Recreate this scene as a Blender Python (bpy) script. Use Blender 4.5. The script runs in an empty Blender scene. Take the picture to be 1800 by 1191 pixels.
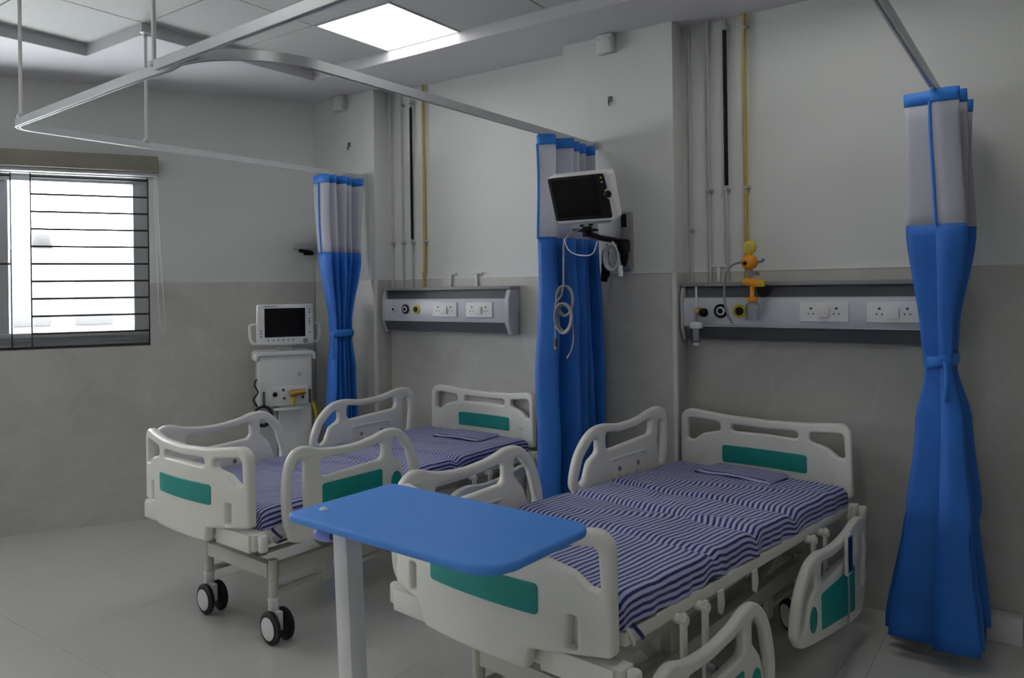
import bpy, bmesh, math, random
from mathutils import Vector, Matrix, noise

S = bpy.context.scene
C = S.collection
random.seed(7)

# ------------------------------------------------------------------ camera, light, exposure
EYE = 1.603
cam_d = bpy.data.cameras.new('camera')
cam_d.sensor_width = 36.0
cam_d.lens = 1342.0 / 1800.0 * 36.0
cam_d.shift_y = -0.0491
cam_d.clip_start = 0.05
cam_d.clip_end = 300
cam = bpy.data.objects.new('camera', cam_d)
cam.matrix_world = Matrix.Translation((0, 0, EYE)) @ Matrix.Rotation(0.6192, 4, 'Z') @ Matrix.Rotation(math.pi / 2, 4, 'X') @ Matrix.Rotation(-0.0139, 4, 'Z')
C.objects.link(cam)
S.camera = cam

SKY = 16.0          # bright overcast sky outside the window
LAMP = 4.9         # emission of the ceiling light panels
S.view_settings.view_transform = 'Standard'
S.view_settings.look = 'None'
S.view_settings.gamma = 1.0
S.view_settings.use_curve_mapping = False
S.view_settings.exposure = 0.0
world = bpy.data.worlds.new('overcast_sky')
S.world = world
world.use_nodes = True
bg = world.node_tree.nodes['Background']
bg.inputs[0].default_value = (0.98, 0.98, 1.0, 1)
bg.inputs[1].default_value = SKY
try:
    S.cycles.use_denoising = True
    S.cycles.max_bounces = 7
    S.cycles.diffuse_bounces = 4
    S.cycles.glossy_bounces = 3
    S.cycles.transparent_max_bounces = 8
    S.cycles.caustics_reflective = False
    S.cycles.caustics_refractive = False
    S.cycles.use_adaptive_sampling = True
    S.cycles.adaptive_threshold = 0.05
    S.cycles.sample_clamp_indirect = 6
except Exception:
    pass

# ------------------------------------------------------------------ materials
MATS = {}

def mat(name, col, rough=0.5, metal=0.0, var=0.05, scale=6.0, bump=0.0, bscale=150.0, spec=0.5, emit=None):
    if name in MATS:
        return MATS[name]
    m = bpy.data.materials.new(name)
    m.use_nodes = True
    nt = m.node_tree
    b = nt.nodes['Principled BSDF']
    b.inputs['Roughness'].default_value = rough
    b.inputs['Metallic'].default_value = metal
    b.inputs['Specular IOR Level'].default_value = spec
    tc = nt.nodes.new('ShaderNodeTexCoord')
    n = nt.nodes.new('ShaderNodeTexNoise')
    n.inputs['Scale'].default_value = scale
    n.inputs['Detail'].default_value = 4
    nt.links.new(tc.outputs['Object'], n.inputs['Vector'])
    r = nt.nodes.new('ShaderNodeValToRGB')
    r.color_ramp.elements[0].position = 0.3
    r.color_ramp.elements[1].position = 0.7
    r.color_ramp.elements[0].color = tuple(c * (1 - var) for c in col) + (1,)
    r.color_ramp.elements[1].color = tuple(min(1, c * (1 + var)) for c in col) + (1,)
    nt.links.new(n.outputs['Fac'], r.inputs['Fac'])
    nt.links.new(r.outputs['Color'], b.inputs['Base Color'])
    if bump:
        n2 = nt.nodes.new('ShaderNodeTexNoise')
        n2.inputs['Scale'].default_value = bscale
        n2.inputs['Detail'].default_value = 3
        nt.links.new(tc.outputs['Object'], n2.inputs['Vector'])
        bp = nt.nodes.new('ShaderNodeBump')
        bp.inputs['Strength'].default_value = bump
        bp.inputs['Distance'].default_value = 0.004
        nt.links.new(n2.outputs['Fac'], bp.inputs['Height'])
        nt.links.new(bp.outputs['Normal'], b.inputs['Normal'])
    if emit:
        b.inputs['Emission Color'].default_value = (1, 0.985, 0.95, 1)
        b.inputs['Emission Strength'].default_value = emit
    MATS[name] = m
    return m

def stone_mat(name, dark, light, rough, scale=1.6, vein=0.05):
    m = bpy.data.materials.new(name)
    m.use_nodes = True
    nt = m.node_tree
    b = nt.nodes['Principled BSDF']
    b.inputs['Roughness'].default_value = rough
    g = nt.nodes.new('ShaderNodeNewGeometry')
    n = nt.nodes.new('ShaderNodeTexNoise')
    n.inputs['Scale'].default_value = scale
    n.inputs['Detail'].default_value = 9
    n.inputs['Roughness'].default_value = 0.62
    n.inputs['Distortion'].default_value = 0.9
    nt.links.new(g.outputs['Position'], n.inputs['Vector'])
    r = nt.nodes.new('ShaderNodeValToRGB')
    r.color_ramp.elements[0].position = 0.28
    r.color_ramp.elements[1].position = 0.72
    r.color_ramp.elements[0].color = dark + (1,)
    r.color_ramp.elements[1].color = light + (1,)
    nt.links.new(n.outputs['Fac'], r.inputs['Fac'])
    # fine light veins
    n2 = nt.nodes.new('ShaderNodeTexNoise')
    n2.inputs['Scale'].default_value = scale * 1.3
    n2.inputs['Detail'].default_value = 6
    n2.inputs['Distortion'].default_value = 0.8
    nt.links.new(g.outputs['Position'], n2.inputs['Vector'])
    v = nt.nodes.new('ShaderNodeValToRGB')
    e = v.color_ramp.elements
    e[0].position = 0.47; e[0].color = (0, 0, 0, 1)
    e[1].position = 0.53; e[1].color = (0, 0, 0, 1)
    k = e.new(0.5); k.color = (vein, vein, vein, 1)
    nt.links.new(n2.outputs['Fac'], v.inputs['Fac'])
    mx = nt.nodes.new('ShaderNodeMix')
    mx.data_type = 'RGBA'
    mx.inputs['B'].default_value = tuple(min(1, c * 1.35) for c in light) + (1,)
    nt.links.new(v.outputs['Color'], mx.inputs['Factor'])
    nt.links.new(r.outputs['Color'], mx.inputs['A'])
    nt.links.new(mx.outputs['Result'], b.inputs['Base Color'])
    MATS[name] = m
    return m

def stripe_mat():
    m = bpy.data.materials.new('striped_sheet')
    m.use_nodes = True
    nt = m.node_tree
    b = nt.nodes['Principled BSDF']
    b.inputs['Roughness'].default_value = 0.75
    b.inputs['Sheen Weight'].default_value = 0.15
    uv = nt.nodes.new('ShaderNodeUVMap')
    sep = nt.nodes.new('ShaderNodeSeparateXYZ')
    nt.links.new(uv.outputs['UV'], sep.inputs['Vector'])
    nz = nt.nodes.new('ShaderNodeTexNoise')
    nz.inputs['Scale'].default_value = 9
    nz.inputs['Detail'].default_value = 3
    nt.links.new(uv.outputs['UV'], nz.inputs['Vector'])
    ma = nt.nodes.new('ShaderNodeMath'); ma.operation = 'MULTIPLY_ADD'
    ma.inputs[1].default_value = 0.006
    nt.links.new(nz.outputs['Fac'], ma.inputs[0])
    nt.links.new(sep.outputs['X'], ma.inputs[2])
    dv = nt.nodes.new('ShaderNodeMath'); dv.operation = 'DIVIDE'
    dv.inputs[1].default_value = 0.0225
    nt.links.new(ma.outputs[0], dv.inputs[0])
    fr = nt.nodes.new('ShaderNodeMath'); fr.operation = 'FRACT'
    nt.links.new(dv.outputs[0], fr.inputs[0])
    r = nt.nodes.new('ShaderNodeValToRGB')
    e = r.color_ramp.elements
    navy = (0.008, 0.012, 0.17, 1)
    pale = (0.46, 0.48, 0.72, 1)
    e[0].position = 0.0; e[0].color = navy
    e[1].position = 1.0; e[1].color = navy
    for pos, c in ((0.38, navy), (0.44, pale), (0.92, pale), (0.98, navy)):
        k = e.new(pos); k.color = c
    nt.links.new(fr.outputs[0], r.inputs['Fac'])
    nt.links.new(r.outputs['Color'], b.inputs['Base Color'])
    n2 = nt.nodes.new('ShaderNodeTexNoise'); n2.inputs['Scale'].default_value = 14
    n2.inputs['Detail'].default_value = 5
    nt.links.new(uv.outputs['UV'], n2.inputs['Vector'])
    bp = nt.nodes.new('ShaderNodeBump'); bp.inputs['Strength'].default_value = 0.35
    bp.inputs['Distance'].default_value = 0.02
    nt.links.new(n2.outputs['Fac'], bp.inputs['Height'])
    nt.links.new(bp.outputs['Normal'], b.inputs['Normal'])
    MATS['striped_sheet'] = m
    return m

def clear_mat(name, col, alpha, rough=0.05):
    m = bpy.data.materials.new(name)
    m.use_nodes = True
    nt = m.node_tree
    for n in list(nt.nodes):
        if n.type == 'BSDF_PRINCIPLED':
            nt.nodes.remove(n)
    out = [n for n in nt.nodes if n.type == 'OUTPUT_MATERIAL'][0]
    t = nt.nodes.new('ShaderNodeBsdfTransparent'); t.inputs[0].default_value = (*col, 1)
    g = nt.nodes.new('ShaderNodeBsdfGlossy'); g.inputs['Roughness'].default_value = rough
    mx = nt.nodes.new('ShaderNodeMixShader'); mx.inputs[0].default_value = alpha
    nt.links.new(t.outputs[0], mx.inputs[1]); nt.links.new(g.outputs[0], mx.inputs[2])
    nt.links.new(mx.outputs[0], out.inputs[0])
    MATS[name] = m
    return m

def net_mat():
    m = bpy.data.materials.new('white_net')
    m.use_nodes = True
    nt = m.node_tree
    b = nt.nodes['Principled BSDF']
    b.inputs['Base Color'].default_value = (0.74, 0.74, 0.82, 1)
    b.inputs['Roughness'].default_value = 0.85
    out = [n for n in nt.nodes if n.type == 'OUTPUT_MATERIAL'][0]
    t = nt.nodes.new('ShaderNodeBsdfTransparent')
    tl = nt.nodes.new('ShaderNodeBsdfTranslucent'); tl.inputs[0].default_value = (0.74, 0.74, 0.82, 1)
    w = nt.nodes.new('ShaderNodeTexNoise'); w.inputs['Scale'].default_value = 60
    mr = nt.nodes.new('ShaderNodeMapRange')
    mr.inputs['To Min'].default_value = 0.18; mr.inputs['To Max'].default_value = 0.34
    nt.links.new(w.outputs['Fac'], mr.inputs['Value'])
    m1 = nt.nodes.new('ShaderNodeMixShader'); m1.inputs[0].default_value = 0.3
    nt.links.new(b.outputs[0], m1.inputs[1]); nt.links.new(tl.outputs[0], m1.inputs[2])
    m2 = nt.nodes.new('ShaderNodeMixShader')
    nt.links.new(mr.outputs[0], m2.inputs[0])
    nt.links.new(m1.outputs[0], m2.inputs[1]); nt.links.new(t.outputs[0], m2.inputs[2])
    nt.links.new(m2.outputs[0], out.inputs[0])
    MATS['white_net'] = m
    return m

M_paint = mat('wall_paint', (0.70, 0.71, 0.69), 0.6, var=0.02, scale=1.5, bump=0.05, bscale=60)
M_soffit = mat('soffit_paint', (0.62, 0.61, 0.64), 0.7, var=0.02, scale=1.5)
M_tilec = mat('ceiling_tile', (0.50, 0.51, 0.50), 0.8, var=0.03, scale=30, bump=0.1)
M_void = mat('ceiling_void', (0.12, 0.12, 0.12), 0.9)
M_dado = stone_mat('dado_stone', (0.45, 0.442, 0.415), (0.58, 0.572, 0.54), 0.34, 1.6, 0.12)
M_floor = stone_mat('floor_stone', (0.62, 0.61, 0.585), (0.68, 0.665, 0.64), 0.11, 1.1, 0.0)
M_grout = mat('grout', (0.30, 0.29, 0.27), 0.8)
M_white = mat('white_plastic', (0.80, 0.80, 0.80), 0.4, var=0.02)
M_trim = mat('white_trim', (0.74, 0.74, 0.73), 0.4, var=0.02)
M_ivory = mat('ivory_plastic', (0.86, 0.85, 0.79), 0.36, var=0.025, scale=4)
M_steel = mat('ivory_steel', (0.60, 0.59, 0.53), 0.4, var=0.03)
M_alu = mat('aluminium', (0.62, 0.64, 0.66), 0.36, metal=0.55, var=0.04)
M_teal = mat('teal_panel', (0.003, 0.27, 0.245), 0.45, var=0.06)
M_table = mat('blue_table', (0.062, 0.27, 0.80), 0.5, var=0.03, scale=3)
M_blue = mat('blue_curtain', (0.012, 0.135, 0.54), 0.6, var=0.10, scale=5, bump=0.25, bscale=22)
M_band = mat('blue_band', (0.022, 0.19, 0.66), 0.6, var=0.06)
M_net = net_mat()
M_sheet = stripe_mat()
M_black = mat('black_plastic', (0.006, 0.006, 0.007), 0.4, var=0.1, spec=0.2)
M_screen = mat('dark_screen', (0.003, 0.003, 0.004), 0.15, var=0.1, spec=0.15)
M_rubber = mat('black_rubber', (0.010, 0.010, 0.012), 0.6, var=0.1)
M_dgrey = mat('dark_grey_aluminium', (0.075, 0.080, 0.095), 0.4, var=0.05)
M_mgrey = mat('mid_grey_plastic', (0.27, 0.275, 0.29), 0.45, var=0.05)
M_lgrey = mat('light_grey', (0.50, 0.51, 0.53), 0.45, var=0.04)
M_unitw = mat('unit_white', (0.60, 0.62, 0.68), 0.3, var=0.02)
M_yellow = mat('yellow_plastic', (0.55, 0.44, 0.01), 0.4, var=0.06)
M_ypipe = mat('yellow_pipe', (0.46, 0.33, 0.07), 0.45, var=0.06)
M_orange = mat('orange_plastic', (0.72, 0.27, 0.012), 0.4, var=0.06)
M_brass = mat('brass', (0.45, 0.25, 0.06), 0.35, metal=0.6, var=0.2, scale=40)
M_valance = mat('olive_valance', (0.22, 0.205, 0.165), 0.6, var=0.05)
M_frame = mat('window_frame', (0.40, 0.41, 0.43), 0.45, var=0.04)
M_iron = mat('black_iron', (0.010, 0.010, 0.011), 0.5, var=0.1)
M_glass = clear_mat('clear_glass', (0.96, 0.98, 0.98), 0.05)
M_clear = clear_mat('clear_plastic', (0.80, 0.82, 0.84), 0.22, 0.15)
M_lamp = mat('lamp_diffuser', (0.9, 0.9, 0.9), 0.5, emit=LAMP)
M_cable = mat('grey_cable', (0.28, 0.29, 0.31), 0.5)
M_lilac = mat('lilac_plastic', (0.26, 0.30, 0.72), 0.4)
M_render = mat('pale_render', (0.15, 0.148, 0.145), 0.8)
M_facade = mat('facade_window', (0.06, 0.06, 0.06), 0.5)
M_dirt = mat('dark_smudge', (0.16, 0.16, 0.155), 0.7, var=0.5, scale=60)

# ------------------------------------------------------------------ mesh helpers
class MB:
    def __init__(s):
        s.v = []; s.f = []
    def add(s, vs, fs):
        o = len(s.v)
        s.v += [tuple(p) for p in vs]
        s.f += [tuple(i + o for i in f) for f in fs]
        return s
    def box(s, x0, x1, y0, y1, z0, z1, M=None):
        vs = [Vector(p) for p in ((x0, y0, z0), (x1, y0, z0), (x1, y1, z0), (x0, y1, z0), (x0, y0, z1), (x1, y0, z1), (x1, y1, z1), (x0, y1, z1))]
        if M:
            vs = [M @ p for p in vs]
        return s.add(vs, [(0, 3, 2, 1), (4, 5, 6, 7), (0, 1, 5, 4), (1, 2, 6, 5), (2, 3, 7, 6), (3, 0, 4, 7)])
    def tube(s, path, r, n=8, closed=False):
        P = [Vector(p) for p in path]
        rs = r if isinstance(r, (list, tuple)) else [r] * len(P)
        m = len(P)
        T = []
        for i in range(m):
            a = P[(i - 1) % m] if closed or i > 0 else P[i]
            b = P[(i + 1) % m] if closed or i < m - 1 else P[i]
            T.append((b - a).normalized())
        u = T[0].orthogonal().normalized()
        vs = []
        for i in range(m):
            if i:
                ax = T[i - 1].cross(T[i])
                if ax.length > 1e-7:
                    u = Matrix.Rotation(T[i - 1].angle(T[i]), 3, ax.normalized()) @ u
            w = T[i].cross(u).normalized()
            for k in range(n):
                a = 2 * math.pi * k / n
                vs.append(P[i] + (u * math.cos(a) + w * math.sin(a)) * rs[i])
        fs = []
        for i in range(m if closed else m - 1):
            j = (i + 1) % m
            for k in range(n):
                k2 = (k + 1) % n
                fs.append((i * n + k, i * n + k2, j * n + k2, j * n + k))
        if not closed:
            fs.append(tuple(range(n - 1, -1, -1)))
            fs.append(tuple((m - 1) * n + k for k in range(n)))
        return s.add(vs, fs)
    def cyl(s, a, b, r, n=16, r2=None):
        return s.tube([a, b], [r, r if r2 is None else r2], n)
    def lathe(s, prof, origin, axis, n=20):
        """prof: (radius, distance along axis) pairs, closed with caps"""
        ax = Vector(axis).normalized(); u = ax.orthogonal().normalized(); w = ax.cross(u)
        o = Vector(origin); vs = []
        for r, h in prof:
            for k in range(n):
                a = 2 * math.pi * k / n
                vs.append(o + ax * h + (u * math.cos(a) + w * math.sin(a)) * max(r, 1e-4))
        fs = []
        for i in range(len(prof) - 1):
            for k in range(n):
                k2 = (k + 1) % n
                fs.append((i * n + k, i * n + k2, (i + 1) * n + k2, (i + 1) * n + k))
        fs.append(tuple(range(n - 1, -1, -1)))
        fs.append(tuple((len(prof) - 1) * n + k for k in range(n)))
        return s.add(vs, fs)
    def prism(s, pts, fn, lo, hi):
        """polygon pts (2D) extruded; fn(a, b, h) gives the point"""
        n = len(pts)
        vs = [fn(a, b, lo) for a, b in pts] + [fn(a, b, hi) for a, b in pts]
        fs = [tuple(range(n - 1, -1, -1)), tuple(range(n, 2 * n))]
        fs += [(i, (i + 1) % n, n + (i + 1) % n, n + i) for i in range(n)]
        return s.add(vs, fs)
    def mesh(s, name, bevel=0, seg=2, angle=40, merge=True):
        me = bpy.data.meshes.new(name)
        me.from_pydata(s.v, [], s.f)
        bm = bmesh.new(); bm.from_mesh(me)
        bmesh.ops.recalc_face_normals(bm, faces=bm.faces)
        if bevel:
            es = [e for e in bm.edges if len(e.link_faces) == 2 and e.calc_face_angle(0) > 0.5]
            bmesh.ops.bevel(bm, geom=es, offset=bevel, segments=seg, affect='EDGES', profile=0.5, clamp_overlap=True)
        bm.to_mesh(me); bm.free()
        finish(me, angle)
        return me
    def build(s, name, m, parent=None, bevel=0, seg=2, angle=40):
        return obj(name, s.mesh(name, bevel, seg, angle), m, parent)

def finish(me, angle=40):
    me.polygons.foreach_set('use_smooth', [True] * len(me.polygons))
    me.set_sharp_from_angle(angle=math.radians(angle))
    me.update()

def obj(name, me, m=None, parent=None):
    o = bpy.data.objects.new(name, me)
    C.objects.link(o)
    if m is not None and len(me.materials) == 0:
        me.materials.append(m)
    if parent is not None:
        o.parent = parent
    return o

def tag(o, label=None, cat=None, group=None, kind=None):
    if label: o['label'] = label
    if cat: o['category'] = cat
    if group: o['group'] = group
    if kind: o['kind'] = kind
    return o

def thing(name, label, cat, loc=(0, 0, 0), rz=0.0, group=None):
    o = bpy.data.objects.new(name, None)
    C.objects.link(o)
    o.empty_display_size = 0.1
    o.location = loc
    o.rotation_euler = (0, 0, rz)
    return tag(o, label, cat, group)

def struct(name, mb, m, bevel=0, parent=None):
    o = mb.build(name, m, parent, bevel)
    if parent is None:
        o['kind'] = 'structure'
    return o

def fillet(pts, segs=6):
    """pts: (x, y, radius) -> polygon with rounded corners"""
    out = []
    n = len(pts)
    for i in range(n):
        p0 = Vector(pts[i - 1][:2]); p1 = Vector(pts[i][:2]); p2 = Vector(pts[(i + 1) % n][:2])
        r = pts[i][2] if len(pts[i]) > 2 else 0
        if r <= 0:
            out.append(tuple(p1)); continue
        a = (p0 - p1).normalized(); b = (p2 - p1).normalized()
        ang = a.angle(b)
        t = min(r / math.tan(ang / 2), (p0 - p1).length * 0.48, (p2 - p1).length * 0.48)
        rr = t * math.tan(ang / 2)
        c = p1 + (a + b).normalized() * (rr / math.sin(ang / 2))
        s0 = p1 + a * t - c; s1 = p1 + b * t - c
        a0 = math.atan2(s0.y, s0.x); a1 = math.atan2(s1.y, s1.x)
        d = (a1 - a0 + math.pi) % (2 * math.pi) - math.pi
        for k in range(segs + 1):
            q = a0 + d * k / segs
            out.append((c.x + rr * math.cos(q), c.y + rr * math.sin(q)))
    return out

def smooth_loop(pts, sub=5):
    """closed Catmull-Rom through pts"""
    n = len(pts); out = []
    for i in range(n):
        p0, p1, p2, p3 = (Vector(pts[(i + k) % n]) for k in (-1, 0, 1, 2))
        for k in range(sub):
            t = k / sub
            q = 0.5 * ((2 * p1) + (p2 - p0) * t + (2 * p0 - 5 * p1 + 4 * p2 - p3) * t * t + (3 * p1 - p0 - 3 * p2 + p3) * t ** 3)
            out.append((q.x, q.y))
    return out

def smooth_path(pts, sub=6):
    n = len(pts); out = []
    P = [Vector(p) for p in pts]
    for i in range(n - 1):
        p0 = P[max(i - 1, 0)]; p1 = P[i]; p2 = P[i + 1]; p3 = P[min(i + 2, n - 1)]
        for k in range(sub):
            t = k / sub
            out.append(0.5 * ((2 * p1) + (p2 - p0) * t + (2 * p0 - 5 * p1 + 4 * p2 - p3) * t * t + (3 * p1 - p0 - 3 * p2 + p3) * t ** 3))
    out.append(P[-1])
    return out

def plate(name, outer, holes, thick, bev, fn, cuts=0, bend=None, res=2):
    """flat plate with holes and rounded edges; fn(x, y, w) maps to 3D, w in +-thick/2"""
    cu = bpy.data.curves.new('plate_outline', 'CURVE')
    cu.dimensions = '2D'
    cu.fill_mode = 'BOTH'
    cu.extrude = max(thick / 2 - bev, 0.0002)
    cu.bevel_depth = bev
    cu.bevel_resolution = res
    cu.offset = -bev
    for poly in [outer] + list(holes):
        sp = cu.splines.new('POLY')
        sp.points.add(len(poly) - 1)
        for i, p in enumerate(poly):
            sp.points[i].co = (p[0], p[1], 0, 1)
        sp.use_cyclic_u = True
    to = bpy.data.objects.new('plate_tmp', cu)
    C.objects.link(to)
    dg = bpy.context.evaluated_depsgraph_get()
    me = bpy.data.meshes.new_from_object(to.evaluated_get(dg))
    bpy.data.objects.remove(to); bpy.data.curves.remove(cu)
    me.name = name
    me.materials.clear()
    bm = bmesh.new(); bm.from_mesh(me)
    bmesh.ops.remove_doubles(bm, verts=bm.verts, dist=1e-5)
    if cuts:
        xs = [v.co.x for v in bm.verts]; lo, hi = min(xs), max(xs)
        for i in range(1, cuts):
            x = lo + (hi - lo) * i / cuts
            bmesh.ops.bisect_plane(bm, geom=bm.verts[:] + bm.edges[:] + bm.faces[:], plane_co=(x, 0, 0), plane_no=(1, 0, 0))
    for v in bm.verts:
        x, y, w = v.co
        if bend:
            w += bend(x, y)
        v.co = Vector(fn(x, y, w))
    bmesh.ops.recalc_face_normals(bm, faces=bm.faces)
    bm.to_mesh(me); bm.free()
    finish(me, 35)
    return me

def rect(x0, x1, y0, y1, r, segs=5):
    return fillet([(x0, y0, r), (x1, y0, r), (x1, y1, r), (x0, y1, r)], segs)

# ------------------------------------------------------------------ the room
LA = 0.527
LX, LY = -4.6905, 3.95
AD = Vector((-math.sin(LA), -math.cos(LA), 0))      # along the window wall, away from the corner
ND = Vector((math.cos(LA), -math.sin(LA), 0))       # into the room

def lw(s, off, z):
    return Vector((LX, LY, 0)) + AD * s + ND * off + Vector((0, 0, z))

LWM = Matrix(((AD.x, ND.x, 0, LX), (AD.y, ND.y, 0, LY), (0, 0, 1, 0), (0, 0, 0, 1)))   # (s, off, z) -> world
ZC = 3.065          # lowered border of the ceiling
ZT = 3.135          # tiles in the tray
ZD = 1.68           # top of the stone dado
YB, YP = 4.10, 3.95
XR, YN = 2.4, -3.0
S_END = (LY - YN) / math.cos(LA)
XL_N = LX - math.sin(LA) * S_END
WS0, WS1, WZ0, WZ1 = 1.165, 3.40, 1.235, 2.43   # window opening
VS0, VS1 = 4.40, 6.70            # unseen window added nearer the viewer for light from the left front

def room_poly(g=0.0):
    return [(LX, YB + g), (XR + g, YB + g), (XR + g, YN - g), (XL_N - g, YN - g), (LX - g, LY)]

# floor: slab with single stone tiles laid on it
fl = struct('floor', MB().prism([(LX - .4, YB + .2), (XR + .2, YB + .2), (XR + .2, YN - .2), (XL_N - .4, YN - .2)], lambda a, b, h: (a, b, h), -0.12, -0.010), M_grout)
def clip_tile(x0, x1, y0, y1):
    poly = [(x0, y0), (x1, y0), (x1, y1), (x0, y1)]
    for (px, py, nx, ny) in ((LX, LY, ND.x, ND.y), (0, YB, 0, -1), (XR, 0, -1, 0), (0, YN, 0, 1)):
        out = []
        for i in range(len(poly)):
            a = poly[i]; b = poly[(i + 1) % len(poly)]
            da = (a[0] - px) * nx + (a[1] - py) * ny; db = (b[0] - px) * nx + (b[1] - py) * ny
            if da >= 0: out.append(a)
            if (da >= 0) != (db >= 0):
                t = da / (da - db); out.append((a[0] + (b[0] - a[0]) * t, a[1] + (b[1] - a[1]) * t))
        poly = out
        if len(poly) < 3: return None
    return poly
TS = 0.8
full_tile = MB().prism([(0.0007, 0.0007), (TS - .0007, 0.0007), (TS - .0007, TS - .0007), (0.0007, TS - .0007)], lambda a, b, h: (a, b, h), -0.010, 0.0).mesh('floor_tile')
full_tile.materials.append(M_floor)
ix0 = int(math.floor(XL_N / TS)) - 1
for i in range(ix0, 4):
    for j in range(-5, 7):
        x0 = i * TS + 0.15; y0 = j * TS + 0.02
        poly = clip_tile(x0, x0 + TS, y0, y0 + TS)
        if not poly: continue
        if len(poly) == 4 and abs(poly[0][0] - x0) < 1e-6 and abs(poly[2][0] - x0 - TS) < 1e-6 and abs(poly[2][1] - y0 - TS) < 1e-6 and abs(poly[0][1] - y0) < 1e-6 and abs(poly[1][0] - x0 - TS) < 1e-6:
            o = obj('floor_tile', full_tile, None, fl); o.location = (x0, y0, 0)
        else:
            MB().prism(poly, lambda a, b, h: (a, b, h), -0.010, 0.0).build('floor_tile', M_floor, fl)

# walls
struct('wall_back', MB().box(LX - .3, XR + .2, YB, YB + .2, -.12, 3.3), M_paint)
P1A, P1B = LX, -4.03
P2A, P2B = -2.418, -1.71
struct('wall_pillar_1', MB().prism([(LX - .2, YB), (LX, LY), (P1B, YP), (P1B, YB)], lambda a, b, h: (a, b, h), 0, ZC + .05), M_paint)
struct('wall_pillar_2', MB().box(P2A, P2B, YP, YB, 0, ZC + .05), M_paint)
struct('wall_right', MB().box(XR, XR + .2, YN, YB, -.12, 3.3), M_paint)
struct('wall_front', MB().box(XL_N - .5, XR + .2, YN - .2, YN, -.12, 3.3), M_paint)
wl = MB()
for a, b in ((-.2, WS0), (WS1, VS0), (VS1, S_END + .3)):
    wl.box(a, b, -.22, 0, -.12, 3.3, LWM)
for a, b in ((WS0, WS1), (VS0, VS1)):
    wl.box(a, b, -.22, 0, -.12, WZ0, LWM).box(a, b, -.22, 0, WZ1, 3.3, LWM)
struct('wall_left', wl, M_paint)

# stone dado, one slab for each face, with the pale capping strip on top
T = 0.010
def dado(name, f):
    return struct(name, f, M_dado)
dado('wall_dado_left', MB().box(0.012, WS0, 0, T, 0, ZD, LWM).box(WS0, WS1, 0, T, 0, WZ0, LWM).box(WS1, VS0, 0, T, 0, ZD, LWM).box(VS0, VS1, 0, T, 0, WZ0, LWM).box(VS1, S_END, 0, T, 0, ZD, LWM))
dado('wall_dado_pillar_1', MB().box(LX + .01, P1B, YP - T, YP, 0, ZD))
dado('wall_dado_pillar_1_side', MB().box(P1B, P1B + T, YP, YB, 0, ZD))
dado('wall_dado_recess_1', MB().box(P1B + T, P2A, YB - T, YB, 0, ZD))
dado('wall_dado_pillar_2', MB().box(P2A, P2B, YP - T, YP, 0, ZD))
dado('wall_dado_pillar_2_side', MB().box(P2B, P2B + T, YP, YB, 0, ZD))
dado('wall_dado_recess_2', MB().box(P2B + T, XR, YB - T, YB, 0, ZD))
struct('trim_1', MB().box(P1B - .012, P1B + .012, YP - T - .006, YP + .004, 0, ZD), M_trim)
struct('trim_2', MB().box(P2B - .012, P2B + .012, YP - T - .006, YP + .004, 0, ZD), M_trim)
struct('trim_3', MB().box(P1B + T, P2A, YB - T - .003, YB, ZD, ZD + .012), M_trim)
struct('trim_4', MB().box(P2B + T, XR, YB - T - .003, YB, ZD, ZD + .012), M_trim)
struct('trim_5', MB().box(P2A, P2B - .012, YP - T - .003, YP, ZD, ZD + .012), M_trim)

# ceiling: plaster border round a tray of tiles
TXA, TXB, TY1, TY2 = -4.83, -4.189, 2.313, 3.532
TXR, TYN = 1.963, -2.504
tray = [(TXB, TY2), (TXR, TY2), (TXR, TYN), (TXA, TYN), (TXA, TY1), (TXB, TY1)]
outer = [(LX - .05, YB), (XR, YB), (XR, YN), (XL_N, YN), (LX - .05, LY + .05)]
ceil = obj('ceiling', plate('ceiling', outer, [tray], 0.05, 0.0, lambda x, y, w: (x, y, ZC + 0.025 + w)), M_soffit)
ceil['kind'] = 'structure'
ed = MB()
for i in range(6):
    a = Vector((*tray[i], 0)); b = Vector((*tray[(i + 1) % 6], 0))
    d = (b - a).normalized(); nrm = Vector((d.y, -d.x, 0))      # points into the tray (clockwise loop)
    q = [a + nrm * .003 , b + nrm * .003, b - nrm * .02, a - nrm * .02]
    ed.add([(p.x, p.y, ZC + .001) for p in q] + [(p.x, p.y, ZT + .03) for p in q], [(0, 1, 2, 3), (4, 5, 6, 7), (0, 1, 5, 4), (1, 2, 6, 5), (2, 3, 7, 6), (3, 0, 4, 7)])
ed.build('tray_edge', M_soffit, ceil)
MB().box(-9.5, XR + .2, YN - .2, YB + .2, ZT + .03, ZT + .06).build('ceiling_slab', M_void, ceil)
gx = [-4.83, -4.189, -3.471] + [-2.867 + .604 * k for k in range(0, 9)]
gy = [3.537 - .604 * k for k in range(0, 11)]
lights_at = {(2, 0)}
tmesh = {}
LAMPS = [(2, 0), (6, 0), (2, 4), (6, 4), (2, 8), (6, 8)]  # panels behind the viewer are unseen, added to brighten surfaces facing the camera
for i in range(len(gx) - 1):
    for j in range(len(gy) - 1):
        if (i, j) in LAMPS: continue
        if i == 0 and j < 2: continue
        w, d = gx[i + 1] - gx[i], gy[j] - gy[j + 1]
        key = (round(w, 4), round(d, 4))
        if key not in tmesh:
            me = MB().box(.003, w - .003, .003, d - .003, 0, .012).mesh('ceiling_tile', 0.002, 1)
            me.materials.append(M_tilec); tmesh[key] = me
        o = obj('ceiling_tile', tmesh[key], None, ceil); o.location = (gx[i], gy[j + 1], ZT)
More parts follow.
